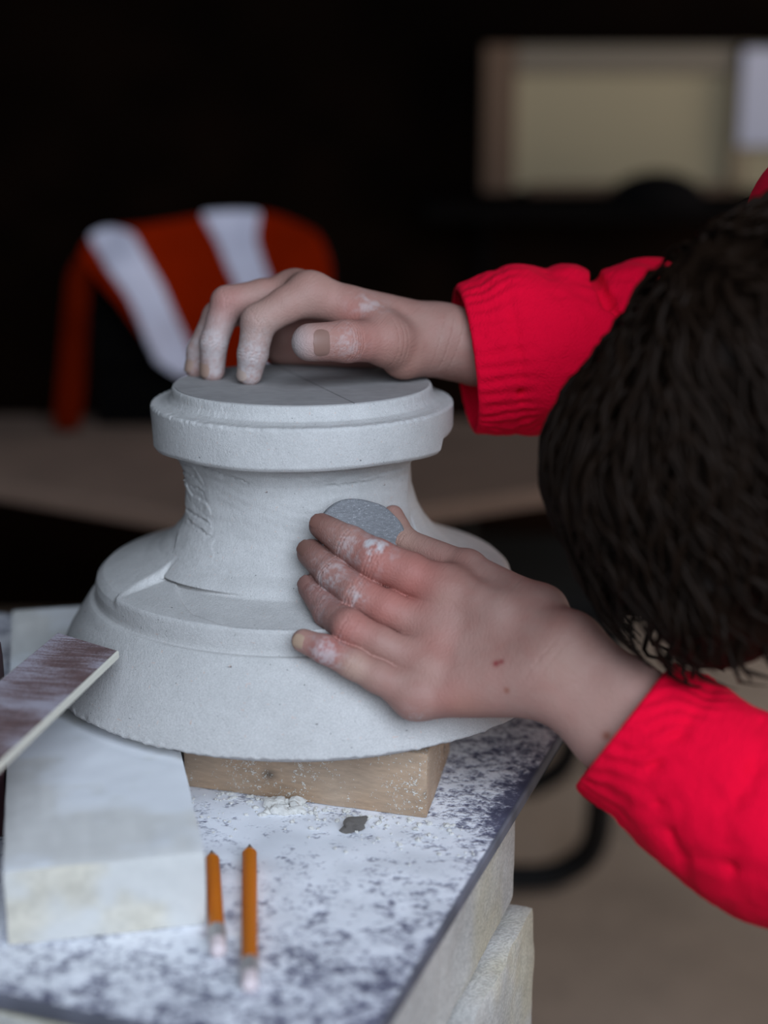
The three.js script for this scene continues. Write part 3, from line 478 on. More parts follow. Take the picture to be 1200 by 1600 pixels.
const zonesL = [
  [out(LH.i1), 0.020, RED, 0.65], [out(lerp4(LH.i1, LH.i0, 0.6)), 0.02, RED, 0.75], [out(LH.i0, 0.011), 0.007, PALE, 0.8], [out(lerp4(LH.m1, LH.m0, 0.3)), 0.017, RED, 0.6], [out(LH.m0, 0.012), 0.006, PALE, 0.7], [out(lerp4(LH.m0, LH.r0, 0.4), 0.01), 0.014, RED, 0.45],
  [out(LH.r1), 0.015, RED, 0.6], [out(LH.r0, 0.011), 0.008, PALE, 0.5], [out(LH.p1), 0.01, PALE, 0.6], [out(LH.p2), 0.010, WINE, 0.6], [out(LH.p3, 0.006), 0.006, WINE, 0.2], [out(lerp4(LH.p0, LH.wu, 0.3), 0.01), 0.014, RED, 0.35],
  [LH.m2, 0.016, [0.27, 0.125, 0.11], 0.5], [LH.r2, 0.018, [0.25, 0.11, 0.105], 0.6], [LH.r3, 0.016, [0.24, 0.11, 0.10], 0.6], [LH.i3, 0.0135, DARK, 0.95], [LH.m3, 0.014, DARK, 0.95], [LH.r3, 0.012, DARK, 0.7], [LH.p3, 0.008, PALE, 0.4],
  [out([0.0535, 0.9745, 0.112]), 0.012, DUST, 0.95, 260], [out(LH.i2), 0.013, DUST, 0.45, 480], [out(LH.m2), 0.016, DUST, 0.45, 460], [out(LH.m1), 0.008, DUST, 0.7, 420], [out(LH.r2), 0.012, DUST, 0.28, 480], [out(LH.p2), 0.013, DUST, 0.55, 420], [out([0.079, 0.884, 0.163], 0.008), 0.007, DUST, 0.85, 500], [LH.t2, 0.016, PALE, 0.5],
  [[0.2, 0.898, 0.21], 0.03, [0.45, 0.265, 0.215], 0.7],
];
const zonesR = [
  [out(RH.i0, 0.006), 0.018, [0.40, 0.235, 0.19], 0.5], [[0.04, 1.101, -0.004], 0.016, RED, 0.5], [[0.05, 1.112, -0.004], 0.012, DUST, 0.45, 240], [RH.i1, 0.018, PALE, 0.35], [out(RH.i2), 0.019, DUST, 0.42, 520], [RH.i2, 0.024, DUST, 0.3], [out(RH.i3), 0.013, DUST, 0.6, 420], [out(RH.m2), 0.018, DUST, 0.4, 460], [RH.m2, 0.026, DUST, 0.35], [out(RH.m1), 0.014, RED, 0.35], [out(RH.m3), 0.013, DUST, 0.5, 300], [RH.r2, 0.02, DUST, 0.5, 260],
  [out(lerp4(RH.t2, RH.t1, 0.3), 0.01), 0.022, [0.40, 0.16, 0.13], 0.65], [out(RH.t2, 0.011), 0.013, DUST, 0.35, 500], [[0.004, 1.091, 0.038], 0.011, DUST, 0.6], [[0.07, 1.07, 0.0], 0.02, [0.40, 0.2, 0.15], 0.5], [RH.p3, 0.012, RED, 0.7], [[0.03, 1.09, -0.06], 0.03, RED, 0.7],
];
const bodyParts = [];
{
  const keysL = ['i3', 'm3', 'r3', 'p3', 'p0', 'i0', 't3', 't0', 'wr', 'wu', 'cr', 'cu'];
  let [lo, hi] = bounds(LH, keysL, 0.008); hi[0] += 0.022; lo[1] -= 0.02;
  const lh = leftHand(), dir = [-0.08, 0.33, 0.94];                      // a cut and moles on the back of the hand and the wrist, put onto the skin
  const onSkin = (p) => { for (let t = 0.06; t > -0.06; t -= 0.0005) { const q = p.map((v, i) => v + dir[i] * t); if (lh(...q) <= 0) return q; } return p; };
  for (const [p, r, c, a] of [[[0.1276, 0.9178, 0.1765], 0.0019, [0.2, 0.015, 0.02], 1], [[0.1308, 0.9190, 0.1765], 0.0016, [0.2, 0.015, 0.02], 0.9], [[0.1345, 0.9005, 0.175], 0.0019, [0.25, 0.08, 0.05], 0.85], [[0.1898, 0.8871, 0.214], 0.0026, [0.25, 0.075, 0.045], 1], [[0.168, 0.925, 0.19], 0.016, [0.34, 0.2, 0.15], 0.5], [[0.110, 0.885, 0.17], 0.012, [0.38, 0.18, 0.12], 0.4]]) zonesL.push([onSkin(p), r, c, a]);
  bodyParts.push(surface(lh, lo, hi, 0.0011, skinColor(LH, zonesL)));
  [lo, hi] = bounds(RH, ['i3', 'm3', 'r3', 'p3', 'p0', 'i0', 'm1', 't3', 't0', 'wr', 'wu', 'cr', 'cu'], 0.008); hi[0] += 0.02;
  bodyParts.push(surface(rightHand(), lo, hi, 0.0011, skinColor(RH, zonesR)));
}
// head: its own axes (R to the wearer's right, U to the crown, F to the face)
const HC = [0.2960, 1.0614, 0.2050], HF = V(-0.64, -0.75, -0.16).normalize(), HR = new THREE.Vector3().crossVectors(HF, V(-0.8, 0.6, 0)).normalize(), HU = new THREE.Vector3().crossVectors(HR, HF).normalize();
const hp = (r, u, f) => [HC[0] + HR.x * r + HU.x * u + HF.x * f, HC[1] + HR.y * r + HU.y * u + HF.y * f, HC[2] + HR.z * r + HU.z * u + HF.z * f];
const hj = (r, u, f, rad) => [...hp(r, u, f), rad];
const NECK = [0.415, 1.25, 0.115];
{
  const E = (r, u, f, a, b, c) => ellipsoid(hp(r, u, f), HR, HU, HF, a, b, c);
  const skull = smooth([E(0, 0.02, -0.012, 0.074, 0.088, 0.092), E(0, -0.045, 0.03, 0.058, 0.075, 0.058), E(0, -0.1, 0.058, 0.026, 0.02, 0.022), cone(hj(-0.045, -0.07, 0.01, 0.016), hj(-0.014, -0.105, 0.055, 0.014)), cone(hj(0.045, -0.07, 0.01, 0.016), hj(0.014, -0.105, 0.055, 0.014)), cone(hj(-0.035, 0.012, 0.072, 0.009), hj(0.035, 0.012, 0.072, 0.009))], 0.03);
  const nose = smooth([cone(hj(0, 0.005, 0.082, 0.006), hj(0, -0.034, 0.104, 0.009)), cone(hj(-0.011, -0.038, 0.09, 0.006), hj(0.011, -0.038, 0.09, 0.006))], 0.008);
  const lips = smooth([cone(hj(-0.02, -0.066, 0.078, 0.004), hj(0.02, -0.066, 0.078, 0.004)), cone(hj(-0.013, -0.066, 0.085, 0.005), hj(0.013, -0.066, 0.085, 0.005)), cone(hj(-0.014, -0.076, 0.081, 0.006), hj(0.014, -0.076, 0.081, 0.006))], 0.005);
  const eyes = [-1, 1].map((s) => E(s * 0.032, -0.006, 0.066, 0.0125, 0.0125, 0.0125)), sockets = [-1, 1].map((s) => E(s * 0.032, -0.006, 0.086, 0.017, 0.011, 0.012));
  const ears = [-1, 1].map((s) => E(s * 0.078, -0.012, -0.012, 0.008, 0.031, 0.018)), hole = [-1, 1].map((s) => E(s * 0.084, -0.012, -0.01, 0.006, 0.014, 0.009));
  const neck = smooth([cone(hj(0, -0.05, -0.045, 0.055), [...NECK, 0.058])], 0.02);
  const sdf = (x, y, z) => {
    let d = smin(skull(x, y, z), neck(x, y, z), 0.035);
    for (const s of sockets) d = -smin(-d, s(x, y, z), 0.012);
    d = smin(d, nose(x, y, z), 0.010); d = smin(d, lips(x, y, z), 0.006);
    for (const e of eyes) d = smin(d, e(x, y, z), 0.002);
    for (let k = 0; k < 2; k++) { d = smin(d, ears[k](x, y, z), 0.006); d = -smin(-d, hole[k](x, y, z), 0.005); }
    return d;
  };
  bodyParts.push(surface(sdf, [0.10, 0.90, 0.06], [0.48, 1.33, 0.36], 0.003, (x, y, z) => {
    const q = V(x - HC[0], y - HC[1], z - HC[2]), r = q.dot(HR), u = q.dot(HU), f = q.dot(HF), m = 1 + 0.1 * fbm(x * 60, y * 60, z * 60, 3);
    if (f > 0.07 && u < -0.058 && u > -0.083 && Math.abs(r) < 0.024) return [0.36 * m, 0.13, 0.12];
    if (f > 0.066 && Math.hypot(Math.abs(r) - 0.032, u + 0.006) < 0.0085) return Math.hypot(Math.abs(r) - 0.032, u + 0.006) < 0.0045 ? [0.05, 0.035, 0.025] : [0.6, 0.57, 0.55];
    return [SKIN[0] * m, SKIN[1] * m, SKIN[2] * m];
  }));
}
// torso, arms and legs inside the clothes
const SH = { l: [0.48, 1.19, 0.285, 0.062], r: [0.475, 1.32, -0.05, 0.062], el: [0.3543, 0.8139, 0.2700, 0.045], er: [0.3922, 1.0699, -0.1000, 0.045], chest: [0.535, 1.18, 0.115, 0.12], waist: [0.68, 1.02, 0.112, 0.12], hip: [0.80, 0.90, 0.11, 0.13], hl: [0.81, 0.87, 0.20, 0.09], hr: [0.81, 0.87, 0.02, 0.09], kl: [0.78, 0.47, 0.22, 0.06], kr: [0.84, 0.47, 0.0, 0.06], al: [0.83, 0.09, 0.23, 0.042], ar: [0.90, 0.09, -0.01, 0.042] };
const grown = (j, e) => [j[0], j[1], j[2], j[3] + e];
function torso(e) {
  const g = (j) => grown(j, e);
  return smooth([cone(g([...NECK, 0.055]), g(SH.chest)), cone(g(SH.chest), g(SH.waist)), cone(g(SH.waist), g(SH.hip)), cone(g([0.50, 1.20, 0.2, 0.085]), g([0.50, 1.25, 0.03, 0.085])), cone(g(SH.l), g([0.51, 1.18, 0.19, 0.09])), cone(g(SH.r), g([0.51, 1.26, 0.04, 0.09])), cone(g([0.66, 1.03, 0.18, 0.09]), g([0.66, 1.03, 0.05, 0.09]))], 0.05);
}
const armsOf = (e) => smooth([cone(grown(SH.l, e), grown(SH.el, e)), cone(grown(SH.r, e), grown(SH.er, e))], 0.02);
const legs = (e) => smooth([cone(grown(SH.hip, e), grown(SH.hl, e)), cone(grown(SH.hip, e), grown(SH.hr, e)), chain([SH.hl, SH.kl, SH.al].map((j) => grown(j, e)), 0.02), chain([SH.hr, SH.kr, SH.ar].map((j) => grown(j, e)), 0.02)], 0.03);
bodyParts.push(surface(smooth([torso(-0.012), armsOf(-0.01), legs(-0.008), cone([...LH.er.slice(0, 3), 0.026], grown(SH.el, -0.01)), cone([...RH.er.slice(0, 3), 0.028], grown(SH.er, -0.01))], 0.03), [0.2, 0.04, -0.22], [1.05, 1.44, 0.42], 0.014, () => SKIN));
const skinBump = texture(512, (u, v) => 0.5 + 0.3 * tnoise(u, v, 60, 120) + 0.25 * tnoise(u, v, 128, 121) + 0.1 * (hash(Math.floor(u * 512), Math.floor(v * 512), 7) - 0.5), false, 18, 18);
const skin = new THREE.MeshPhysicalMaterial({ color: 0xffffff, vertexColors: true, roughness: 0.54, specularIntensity: 0.5, bumpMap: skinBump, bumpScale: 0.00025 });
const person = group('person', 'person in a red sweatshirt leaning in from the right, both hands on the carved stone', 'person', [0.85, 0, 0.11]);
const toPerson = (g) => { g.translate(-0.85, 0, -0.11); return g; };
mesh('body', toPerson(mergeGeometries(bodyParts)), skin, person);

// finger nails: p on the finger's axis, a towards the tip, n out of the nail
function nail(p, a, n, r, width, length, color) {
  const A = a.clone().normalize(), N = n.clone().addScaledVector(A, -n.dot(A)).normalize(), B = new THREE.Vector3().crossVectors(A, N), nu = 14, nv = 14, P = [], I = [];
  for (const lift of [0.00045, -0.0016]) for (let j = 0; j <= nv; j++) for (let i = 0; i <= nu; i++) {
    const t = j / nv * 2 - 1, k = Math.pow(Math.max(0, 1 - Math.abs(t) ** 2.5), 1 / 2.3), s = (i / nu * 2 - 1) * k, th = s * width / 2 / r;
    const edge = Math.max(Math.abs(s), Math.abs(t)), rr = r + lift - (lift > 0 ? 0.0004 * edge ** 6 : 0);
    const q = V(...p).addScaledVector(A, t * length / 2).addScaledVector(N, rr * Math.cos(th) - 0.0006 * t * t).addScaledVector(B, rr * Math.sin(th));
    P.push(q.x, q.y, q.z);
  }
  const n1 = (nu + 1) * (nv + 1);
  for (let j = 0; j < nv; j++) for (let i = 0; i < nu; i++) { const q = j * (nu + 1) + i, w = q + nu + 1; I.push(q, q + 1, w, q + 1, w + 1, w, n1 + q, n1 + w, n1 + q + 1, n1 + q + 1, n1 + w, n1 + w + 1); }
  const g = new THREE.BufferGeometry(); g.setAttribute('position', new THREE.Float32BufferAttribute(P, 3)); g.setIndex(I); g.computeVertexNormals();
  return mesh('fingernail', toPerson(g), new THREE.MeshPhysicalMaterial({ color, roughness: 0.5, specularIntensity: 0.6 }), person);
}
const vec = (a, b) => V(b[0] - a[0], b[1] - a[1], b[2] - a[2]);
nail(lerp4(RH.t3, RH.t2, 0.16), vec(RH.t2, RH.t3), V(-0.2, 0.1, 0.97), lerp4(RH.t3, RH.t2, 0.16)[3], 0.0195, 0.0155, lin(0.25, 0.14, 0.11));
nail(lerp4(RH.i3, RH.i2, 0.1), vec(RH.i2, RH.i3), V(-0.72, 0, 0.7), RH.i3[3], 0.012, 0.013, lin(0.44, 0.33, 0.28));
nail(lerp4(RH.m3, RH.m2, 0.1), vec(RH.m2, RH.m3), V(-0.72, 0, 0.7), RH.m3[3], 0.012, 0.013, lin(0.34, 0.22, 0.17));
nail(lerp4(RH.r3, RH.r2, 0.1), vec(RH.r2, RH.r3), V(-0.75, 0, 0.66), RH.r3[3], 0.011, 0.012, lin(0.36, 0.24, 0.19));
nail(LH.i3, vec(LH.i2, LH.i3), V(-0.25, 0.55, 0.8), LH.i3[3], 0.011, 0.012, lin(0.19, 0.09, 0.07));
nail(LH.m3, vec(LH.m2, LH.m3), V(-0.3, 0.45, 0.85), LH.m3[3], 0.0115, 0.012, lin(0.18, 0.09, 0.07));
nail(LH.r3, vec(LH.r2, LH.r3), V(-0.4, 0.4, 0.82), LH.r3[3], 0.011, 0.011, lin(0.24, 0.12, 0.10));
nail(lerp4(LH.p3, LH.p2, 0.05), vec(LH.p2, LH.p3), V(-0.3, 0.25, 0.92), LH.p3[3], 0.0095, 0.0105, lin(0.40, 0.27, 0.19));

// red sweatshirt: two sleeves in fine detail, torso and upper arms coarser
const knit = texture(512, (u, v) => 0.5 + 0.2 * tnoise(u, v, 128, 130) + 0.2 * tnoise(u, v, 60, 131) + 0.15 * (hash(Math.floor(u * 512), Math.floor(v * 512), 8) - 0.5), false, 12, 12);
const fleece = new THREE.MeshPhysicalMaterial({ color: lin(0.76, 0.0006, 0.028), roughness: 0.95, specularIntensity: 0.25, sheen: 0.1, sheenColor: lin(0.9, 0.1, 0.2), sheenRoughness: 0.6, bumpMap: knit, bumpScale: 0.0008 });
// a sleeve: axis joints, cuff plane normal (towards the hand), folds [x1, y1, z1, x2, y2, z2, width, height]
function sleeve(joints, cuffN, folds, cuffBand) {
  const c = joints[0], tubeF = chain([[c[0] + cuffN[0] * 0.03, c[1] + cuffN[1] * 0.03, c[2] + cuffN[2] * 0.03, c[3] * 0.985], ...joints], 0.03);
  return (x, y, z) => {
    let d = tubeF(x, y, z);
    if (d > 0.03) return d;
    const s = -((x - c[0]) * cuffN[0] + (y - c[1]) * cuffN[1] + (z - c[2]) * cuffN[2]);              // distance up the sleeve from the cuff's edge
    let o = d;
    let up = 0, dn = 0; for (const f of folds) { const q = segDist([x, y, z], f, f.slice(3)) / f[6]; if (q < 3) { const k = f[7] * Math.exp(-q * q); if (k > 0) up = Math.max(up, k); else dn = Math.min(dn, k); } }
    o -= up + dn;
    const ang = Math.atan2(y - c[1], z - c[2]);
    o -= 0.0006 * Math.sin(ang * 34 + 6 * noise(x * 40, y * 40, z * 40)) * sstep(-0.004, 0.006, s) * (1 - sstep(cuffBand, cuffBand + 0.02, s));   // gathers of the cuff
    o += 0.0022 * Math.exp(-(((s - cuffBand) / 0.004) ** 2)) * (0.6 + 0.4 * noise(x * 50, y * 50, z * 50));                                             // stitched seam above it
    o += 0.004 * fbm(x * 26, y * 26, z * 26, 3) * sstep(cuffBand * 0.5, cuffBand + 0.03, s) + 0.0005 * noise(x * 150, y * 150, z * 150);
    const rim = Math.hypot(Math.max(-s + 0.003, 0), 0) - 0.003;
    o = -smin(-o, -rim, 0.003);                                                                        // the sleeve ends at the cuff
    const inner = Math.max(d + 0.004 + 0.012 * sstep(0.006, 0.024, s), s - 0.03);
    return -smin(-o, inner, 0.002);
  };
}
const sleeves = [];
{
  const lc = [0.2013, 0.8868, 0.1990, 0.0385], n = V(0.2013 - 0.2817, 0.8868 - 0.8431 + 0.012, 0.199 - 0.236).normalize();
  const L = sleeve([lc, [0.2432, 0.8631, 0.2200, 0.0435], [0.2817, 0.8431, 0.2360, 0.0485], [0.3543, 0.8139, 0.2700, 0.054]], [n.x, n.y, n.z],
    [[0.2116, 0.8828, 0.249, 0.2156, 0.8647, 0.2538, 0.0045, -0.0035], [0.2156, 0.8647, 0.2538, 0.2241, 0.8514, 0.258, 0.006, -0.006], [0.2241, 0.8514, 0.258, 0.232, 0.8383, 0.2593, 0.007, -0.008], [0.232, 0.8383, 0.2593, 0.2433, 0.8174, 0.2536, 0.007, -0.007], [0.2049, 0.8713, 0.2469, 0.2123, 0.8551, 0.25, 0.009, 0.004], [0.2123, 0.8551, 0.25, 0.224, 0.832, 0.25, 0.01, 0.006], [0.1936, 0.8453, 0.2186, 0.2059, 0.8349, 0.2267, 0.006, -0.006], [0.2678, 0.8983, 0.2372, 0.2631, 0.8853, 0.2608, 0.006, -0.004], [0.2631, 0.8853, 0.2608, 0.2533, 0.8662, 0.2717, 0.007, -0.0045], [0.2533, 0.8662, 0.2717, 0.2546, 0.8387, 0.2762, 0.007, -0.0045], [0.2446, 0.9112, 0.2004, 0.2362, 0.9108, 0.2247, 0.0045, -0.006], [0.2446, 0.9112, 0.2004, 0.247, 0.905, 0.18, 0.0045, -0.006], [0.2267, 0.9186, 0.1933, 0.222, 0.912, 0.218, 0.009, 0.004], [0.2529, 0.9145, 0.1995, 0.2487, 0.8862, 0.2584, 0.014, 0.005], [0.2635, 0.8573, 0.2787, 0.285, 0.845, 0.285, 0.016, 0.004]], 0.028);
  sleeves.push(surface(L, [0.145, 0.76, 0.12], [0.352, 0.96, 0.34], 0.002));
  const R = sleeve([[0.118, 1.0668, -0.045, 0.0415], [0.1500, 1.0720, -0.050, 0.049], [0.1804, 1.0727, -0.055, 0.0495], [0.2467, 1.0750, -0.065, 0.049], [0.3922, 1.0699, -0.10, 0.056]], [-0.985, -0.12, 0.1],
    [[0.150, 1.118, -0.03, 0.158, 1.116, -0.075, 0.018, 0.008], [0.174, 1.123, -0.085, 0.1722, 1.1216, -0.046, 0.0065, -0.010], [0.1722, 1.1216, -0.046, 0.1793, 1.1084, -0.0201, 0.0065, -0.008], [0.1793, 1.1084, -0.0201, 0.1907, 1.0919, -0.0101, 0.0065, -0.006], [0.1907, 1.0919, -0.0101, 0.1953, 1.0746, -0.007, 0.006, -0.0035], [0.1936, 1.1253, -0.085, 0.1936, 1.1253, -0.05, 0.011, 0.007], [0.211, 1.124, -0.09, 0.2106, 1.1209, -0.0444, 0.006, -0.011], [0.2106, 1.1209, -0.0444, 0.2155, 1.1079, -0.0242, 0.006, -0.008], [0.2155, 1.1079, -0.0242, 0.227, 1.0954, -0.0171, 0.006, -0.005], [0.2384, 1.1247, -0.085, 0.2384, 1.1247, -0.055, 0.012, 0.008], [0.1617, 1.1162, -0.0293, 0.1644, 1.1006, -0.0116, 0.0055, -0.004], [0.1644, 1.1006, -0.0116, 0.1664, 1.0843, -0.0042, 0.0055, -0.005], [0.1525, 1.053, -0.0047, 0.1696, 1.0321, -0.0242, 0.006, -0.007], [0.18, 1.05, -0.005, 0.2, 1.04, -0.01, 0.012, 0.005], [0.246, 1.127, -0.08, 0.262, 1.13, -0.09, 0.014, 0.012]], 0.03);
  sleeves.push(surface(R, [0.085, 0.995, -0.14], [0.37, 1.15, 0.03], 0.002));
}
{
  const arm = smooth([cone([0.352, 0.8148, 0.269, 0.054], grown(SH.el, 0.012)), cone(grown(SH.el, 0.012), grown(SH.l, 0.016)), cone([0.37, 1.0707, -0.0947, 0.055], grown(SH.er, 0.012)), cone(grown(SH.er, 0.012), grown(SH.r, 0.016))], 0.02);
  const t = torso(0.016), collar = (x, y, z) => { const q = V(x - NECK[0] + 0.01, y - NECK[1] + 0.005, z - NECK[2]), ax = V(-0.72, 0.69, 0), h = q.dot(ax), r = q.addScaledVector(ax, -h).length(); return Math.hypot(r - 0.068, h) - 0.016; };
  const hood2 = ellipsoid([0.415, 1.30, 0.09], V(0.8, 0.6, 0), V(-0.6, 0.8, 0), V(0, 0, 1), 0.085, 0.055, 0.115);
  const hood = ellipsoid([0.366, 1.200, 0.100], V(0.8, 0.6, 0), V(-0.6, 0.8, 0), V(0, 0, 1), 0.095, 0.05, 0.12);
  const neckHole = cone([0.335, 1.30, 0.125, 0.05], [...NECK, 0.056]);
  const sdf = (x, y, z) => { let d = smin(t(x, y, z), arm(x, y, z), 0.04); d = smin(d, collar(x, y, z), 0.02); d += 0.012 * fbm(x * 9, y * 9, z * 9, 3); d = -smin(-d, neckHole(x, y, z), 0.006); d = smin(smin(d, hood2(x, y, z), 0.03), hood(x, y, z) + 0.006 * fbm(x * 20, y * 20, z * 20, 2), 0.02); const hem = (x - 0.835) * 0.75 - (y - 0.86) * 0.66; return -smin(-d, -hem, 0.01); };
  sleeves.push(surface(sdf, [0.27, 0.72, -0.26], [1.0, 1.46, 0.46], 0.008));
}
mesh('sweatshirt', toPerson(mergeGeometries(sleeves)), fleece, person);
{
  const l = legs(0.014), waist = (x, y, z) => (y - 0.93) + (x - 0.8) * 0.2;
  const sdf = (x, y, z) => -smin(smin(-(l(x, y, z) + 0.008 * fbm(x * 14, y * 8, z * 14, 3)), waist(x, y, z) * -1, 0.01), y - 0.05, 0.005);
  mesh('trousers', toPerson(surface(sdf, [0.6, 0.03, -0.16], [1.05, 1.05, 0.38], 0.009)), std(0x22242b, 0.95), person);
  for (const a of [SH.al, SH.ar]) {
    const s = smooth([cone([a[0] + 0.03, 0.045, a[2], 0.042], [a[0] - 0.08, 0.04, a[2], 0.038]), cone([a[0] - 0.08, 0.04, a[2], 0.038], [a[0] - 0.17, 0.032, a[2], 0.03]), cone([a[0], 0.05, a[2], 0.04], [a[0] + 0.005, 0.12, a[2], 0.05])], 0.03);
    mesh('shoe', toPerson(surface((x, y, z) => Math.max(s(x, y, z), -y + 0.001), [a[0] - 0.23, -0.01, a[2] - 0.08], [a[0] + 0.1, 0.19, a[2] + 0.08], 0.006)), std(0x2b2118, 0.7), person);
  }
}
{ // hair: a thick tousled cap with wavy locks that fall over the brow and the sides
  const cap = smooth([ellipsoid(hp(0, 0.03, -0.018), HR, HU, HF, 0.092, 0.094, 0.108), ellipsoid(hp(0, -0.04, -0.07), HR, HU, HF, 0.072, 0.07, 0.055), ellipsoid(hp(-0.045, -0.03, 0.0), HR, HU, HF, 0.048, 0.075, 0.075), ellipsoid(hp(0.045, -0.03, 0.0), HR, HU, HF, 0.048, 0.075, 0.075), ellipsoid(hp(0, 0.06, 0.07), HR, HU, HF, 0.07, 0.05, 0.05), cone([0.222, 1.003, 0.205, 0.042], [0.252, 0.985, 0.205, 0.046]), cone([0.252, 0.985, 0.205, 0.046], [0.325, 0.99, 0.20, 0.05]), cone([0.252, 0.985, 0.205, 0.046], [0.265, 1.01, 0.14, 0.05])], 0.04);
  const face = ellipsoid(hp(0, -0.06, 0.115), HR, HU, HF, 0.055, 0.085, 0.06);
  const sdf = (x, y, z) => { let d = cap(x, y, z); if (d > 0.03) return d; const q = V(x - HC[0], y - HC[1], z - HC[2]), u = q.dot(HU), f = q.dot(HF), r = q.dot(HR); d += 0.012 * fbm(r * 30, u * 16, f * 16, 2) + 0.005 * Math.abs(noise(r * 90, u * 40, f * 40)); return -smin(-d, face(x, y, z), 0.015); };
  const gs = [surface(sdf, [0.08, 0.88, 0.06], [0.44, 1.24, 0.38], 0.0045)];
  gs[0].deleteAttribute('uv');
  const crown = V(...hp(0, 0.12, -0.03));
  for (let i = 0; i < 1500; i++) {
    // start on the cap, then flow away from the crown and down
    const th = rnd() * Math.PI * 2, ph = Math.acos(1 - 1.5 * rnd()), dir = V(Math.sin(ph) * Math.cos(th), Math.cos(ph), Math.sin(ph) * Math.sin(th));
    let p = V(...hp(dir.x * 0.085, 0.02 + dir.y * 0.09, -0.015 + dir.z * 0.1));
    const away = p.clone().sub(crown).normalize(), L = 0.04 + 0.055 * rnd(), w = 0.0009 + 0.0017 * rnd(), n = 9, wav = rnd() * 6, amp = 0.003 + 0.005 * rnd();
    const outw = p.clone().sub(V(...HC)).normalize(), side = new THREE.Vector3().crossVectors(outw, away).normalize(), pts = [];
    let v = away.clone().multiplyScalar(0.9).addScaledVector(outw, 0.35 * rnd());
    for (let k = 0; k < n; k++) {
      pts.push(p.clone().addScaledVector(side, amp * Math.sin(wav + k * 0.9)));
      v.addScaledVector(V(0, -1, 0), 0.10).normalize();
      p = p.clone().addScaledVector(v, L / (n - 1));
      const d = cap(p.x, p.y, p.z), o = p.clone().sub(V(...HC)).normalize(); if (d < 0.001) p.addScaledVector(o, 0.001 - d + 0.004 * hash(i, k, 1)); else if (d > 0.006) p.addScaledVector(o, -(d - 0.006));
    }
    const g = new THREE.TubeGeometry(new THREE.CatmullRomCurve3(pts), 12, w, 5), q = g.attributes.position;
    for (let r = 0; r <= 12; r++) { const c = V(0, 0, 0); for (let s = 0; s < 5; s++) c.add(V(q.getX(r * 6 + s), q.getY(r * 6 + s), q.getZ(r * 6 + s))); c.multiplyScalar(0.2); const k = Math.max(0.12, Math.sin(Math.PI * (0.12 + 0.86 * r / 12))); for (let s = 0; s < 6; s++) { const e = V(q.getX(r * 6 + s), q.getY(r * 6 + s), q.getZ(r * 6 + s)).sub(c).multiplyScalar(k).add(c); q.setXYZ(r * 6 + s, e.x, e.y, e.z); } }
    g.deleteAttribute('uv'); gs.push(g);
  }
  mesh('hair', toPerson(mergeGeometries(gs)), new THREE.MeshPhysicalMaterial({ color: lin(0.009, 0.0045, 0.0024), roughness: 0.6, specularIntensity: 0.16 }), person);
}

// the rubbing pad held under the fingers
{
  const C = V(0.0448, 0.9712, 0.0805), N = V(0.18, 0.30, 0.94).normalize(), X = V(0.98, 0, -0.18).normalize().cross(N).cross(N).negate().normalize(), Yv = new THREE.Vector3().crossVectors(N, X);
  const s = new THREE.Shape(), R = [];
  for (let i = 0; i < 48; i++) { const a = i / 48 * Math.PI * 2, rx = 0.0275, ry = 0.0215, e = 2.2; const c = Math.cos(a), q = Math.sin(a), k = Math.pow(Math.abs(c) ** e + Math.abs(q) ** e, -1 / e); R.push(new THREE.Vector2(rx * k * c, ry * k * q + 0.0006 * noise(a * 3, 1, 1)).rotateAround(new THREE.Vector2(), -0.38)); }
  s.setFromPoints(R);
  const g = new THREE.ExtrudeGeometry(s, { depth: 0.006, bevelEnabled: true, bevelThickness: 0.002, bevelSize: 0.0015, bevelSegments: 3 });
  const tex = texture(256, (u, v) => { const st = tn2(u, v, 22, 64, 140) * 0.3 + (hash(Math.floor(u * 256), Math.floor(v * 256), 4) - 0.5) * 0.7, w = sstep(0.35, 0.75, tnoise(u, v, 64, 141) * 0.6 + st * 0.7); const k = 0.50 + 0.14 * st; return [mix(k * 0.93, 0.82, w), mix(k * 0.93, 0.82, w), mix(k * 0.95, 0.83, w)]; }, true, 28, 28);
  const m = mesh('rubbing_pad', g, std(0xffffff, 0.9, { map: tex, bumpMap: tex, bumpScale: 0.0008 }));
  m.matrixAutoUpdate = true;
  m.quaternion.setFromRotationMatrix(new THREE.Matrix4().makeBasis(X, Yv, N)); m.position.copy(C);
  tag(m, 'rounded grey speckled abrasive pad pressed on the stone by the lower hand', 'rubbing pad');
}

// ------------------------------------------------------------------ the dim back of the workshop
const slabM = std(lin(0.54, 0.45, 0.41), 0.9, { map: floorTex });
{
  const t = group('back_bench', 'low grey brown workbench slab on dark legs in the blurred background', 'workbench', [-0.35, 0, -1.3]);
  const s = new THREE.Shape([[-1.25, -1.52], [0.45, -1.44], [0.46, -1.09], [-0.08, -0.77], [-0.97, -1.33]].map(([x, z]) => new THREE.Vector2(x + 0.35, z + 1.3)));
  const g = new THREE.ExtrudeGeometry(s, { depth: 0.022, bevelEnabled: true, bevelThickness: 0.004, bevelSize: 0.004, bevelSegments: 2 }); g.rotateX(Math.PI / 2); g.translate(0, 0.746, 0);
  mesh('bench_slab', g, slabM, t);
  const lm = std(0x141210, 0.8);
  for (const [x, z] of [[-1.1, -1.47], [0.18, -1.38], [0.16, -1.10], [-0.1, -0.86]]) { const q = new RoundedBoxGeometry(0.05, 0.72, 0.05, 2, 0.004); q.translate(x + 0.35, 0.36, z + 1.3); mesh('leg', q, lm, t); }
}
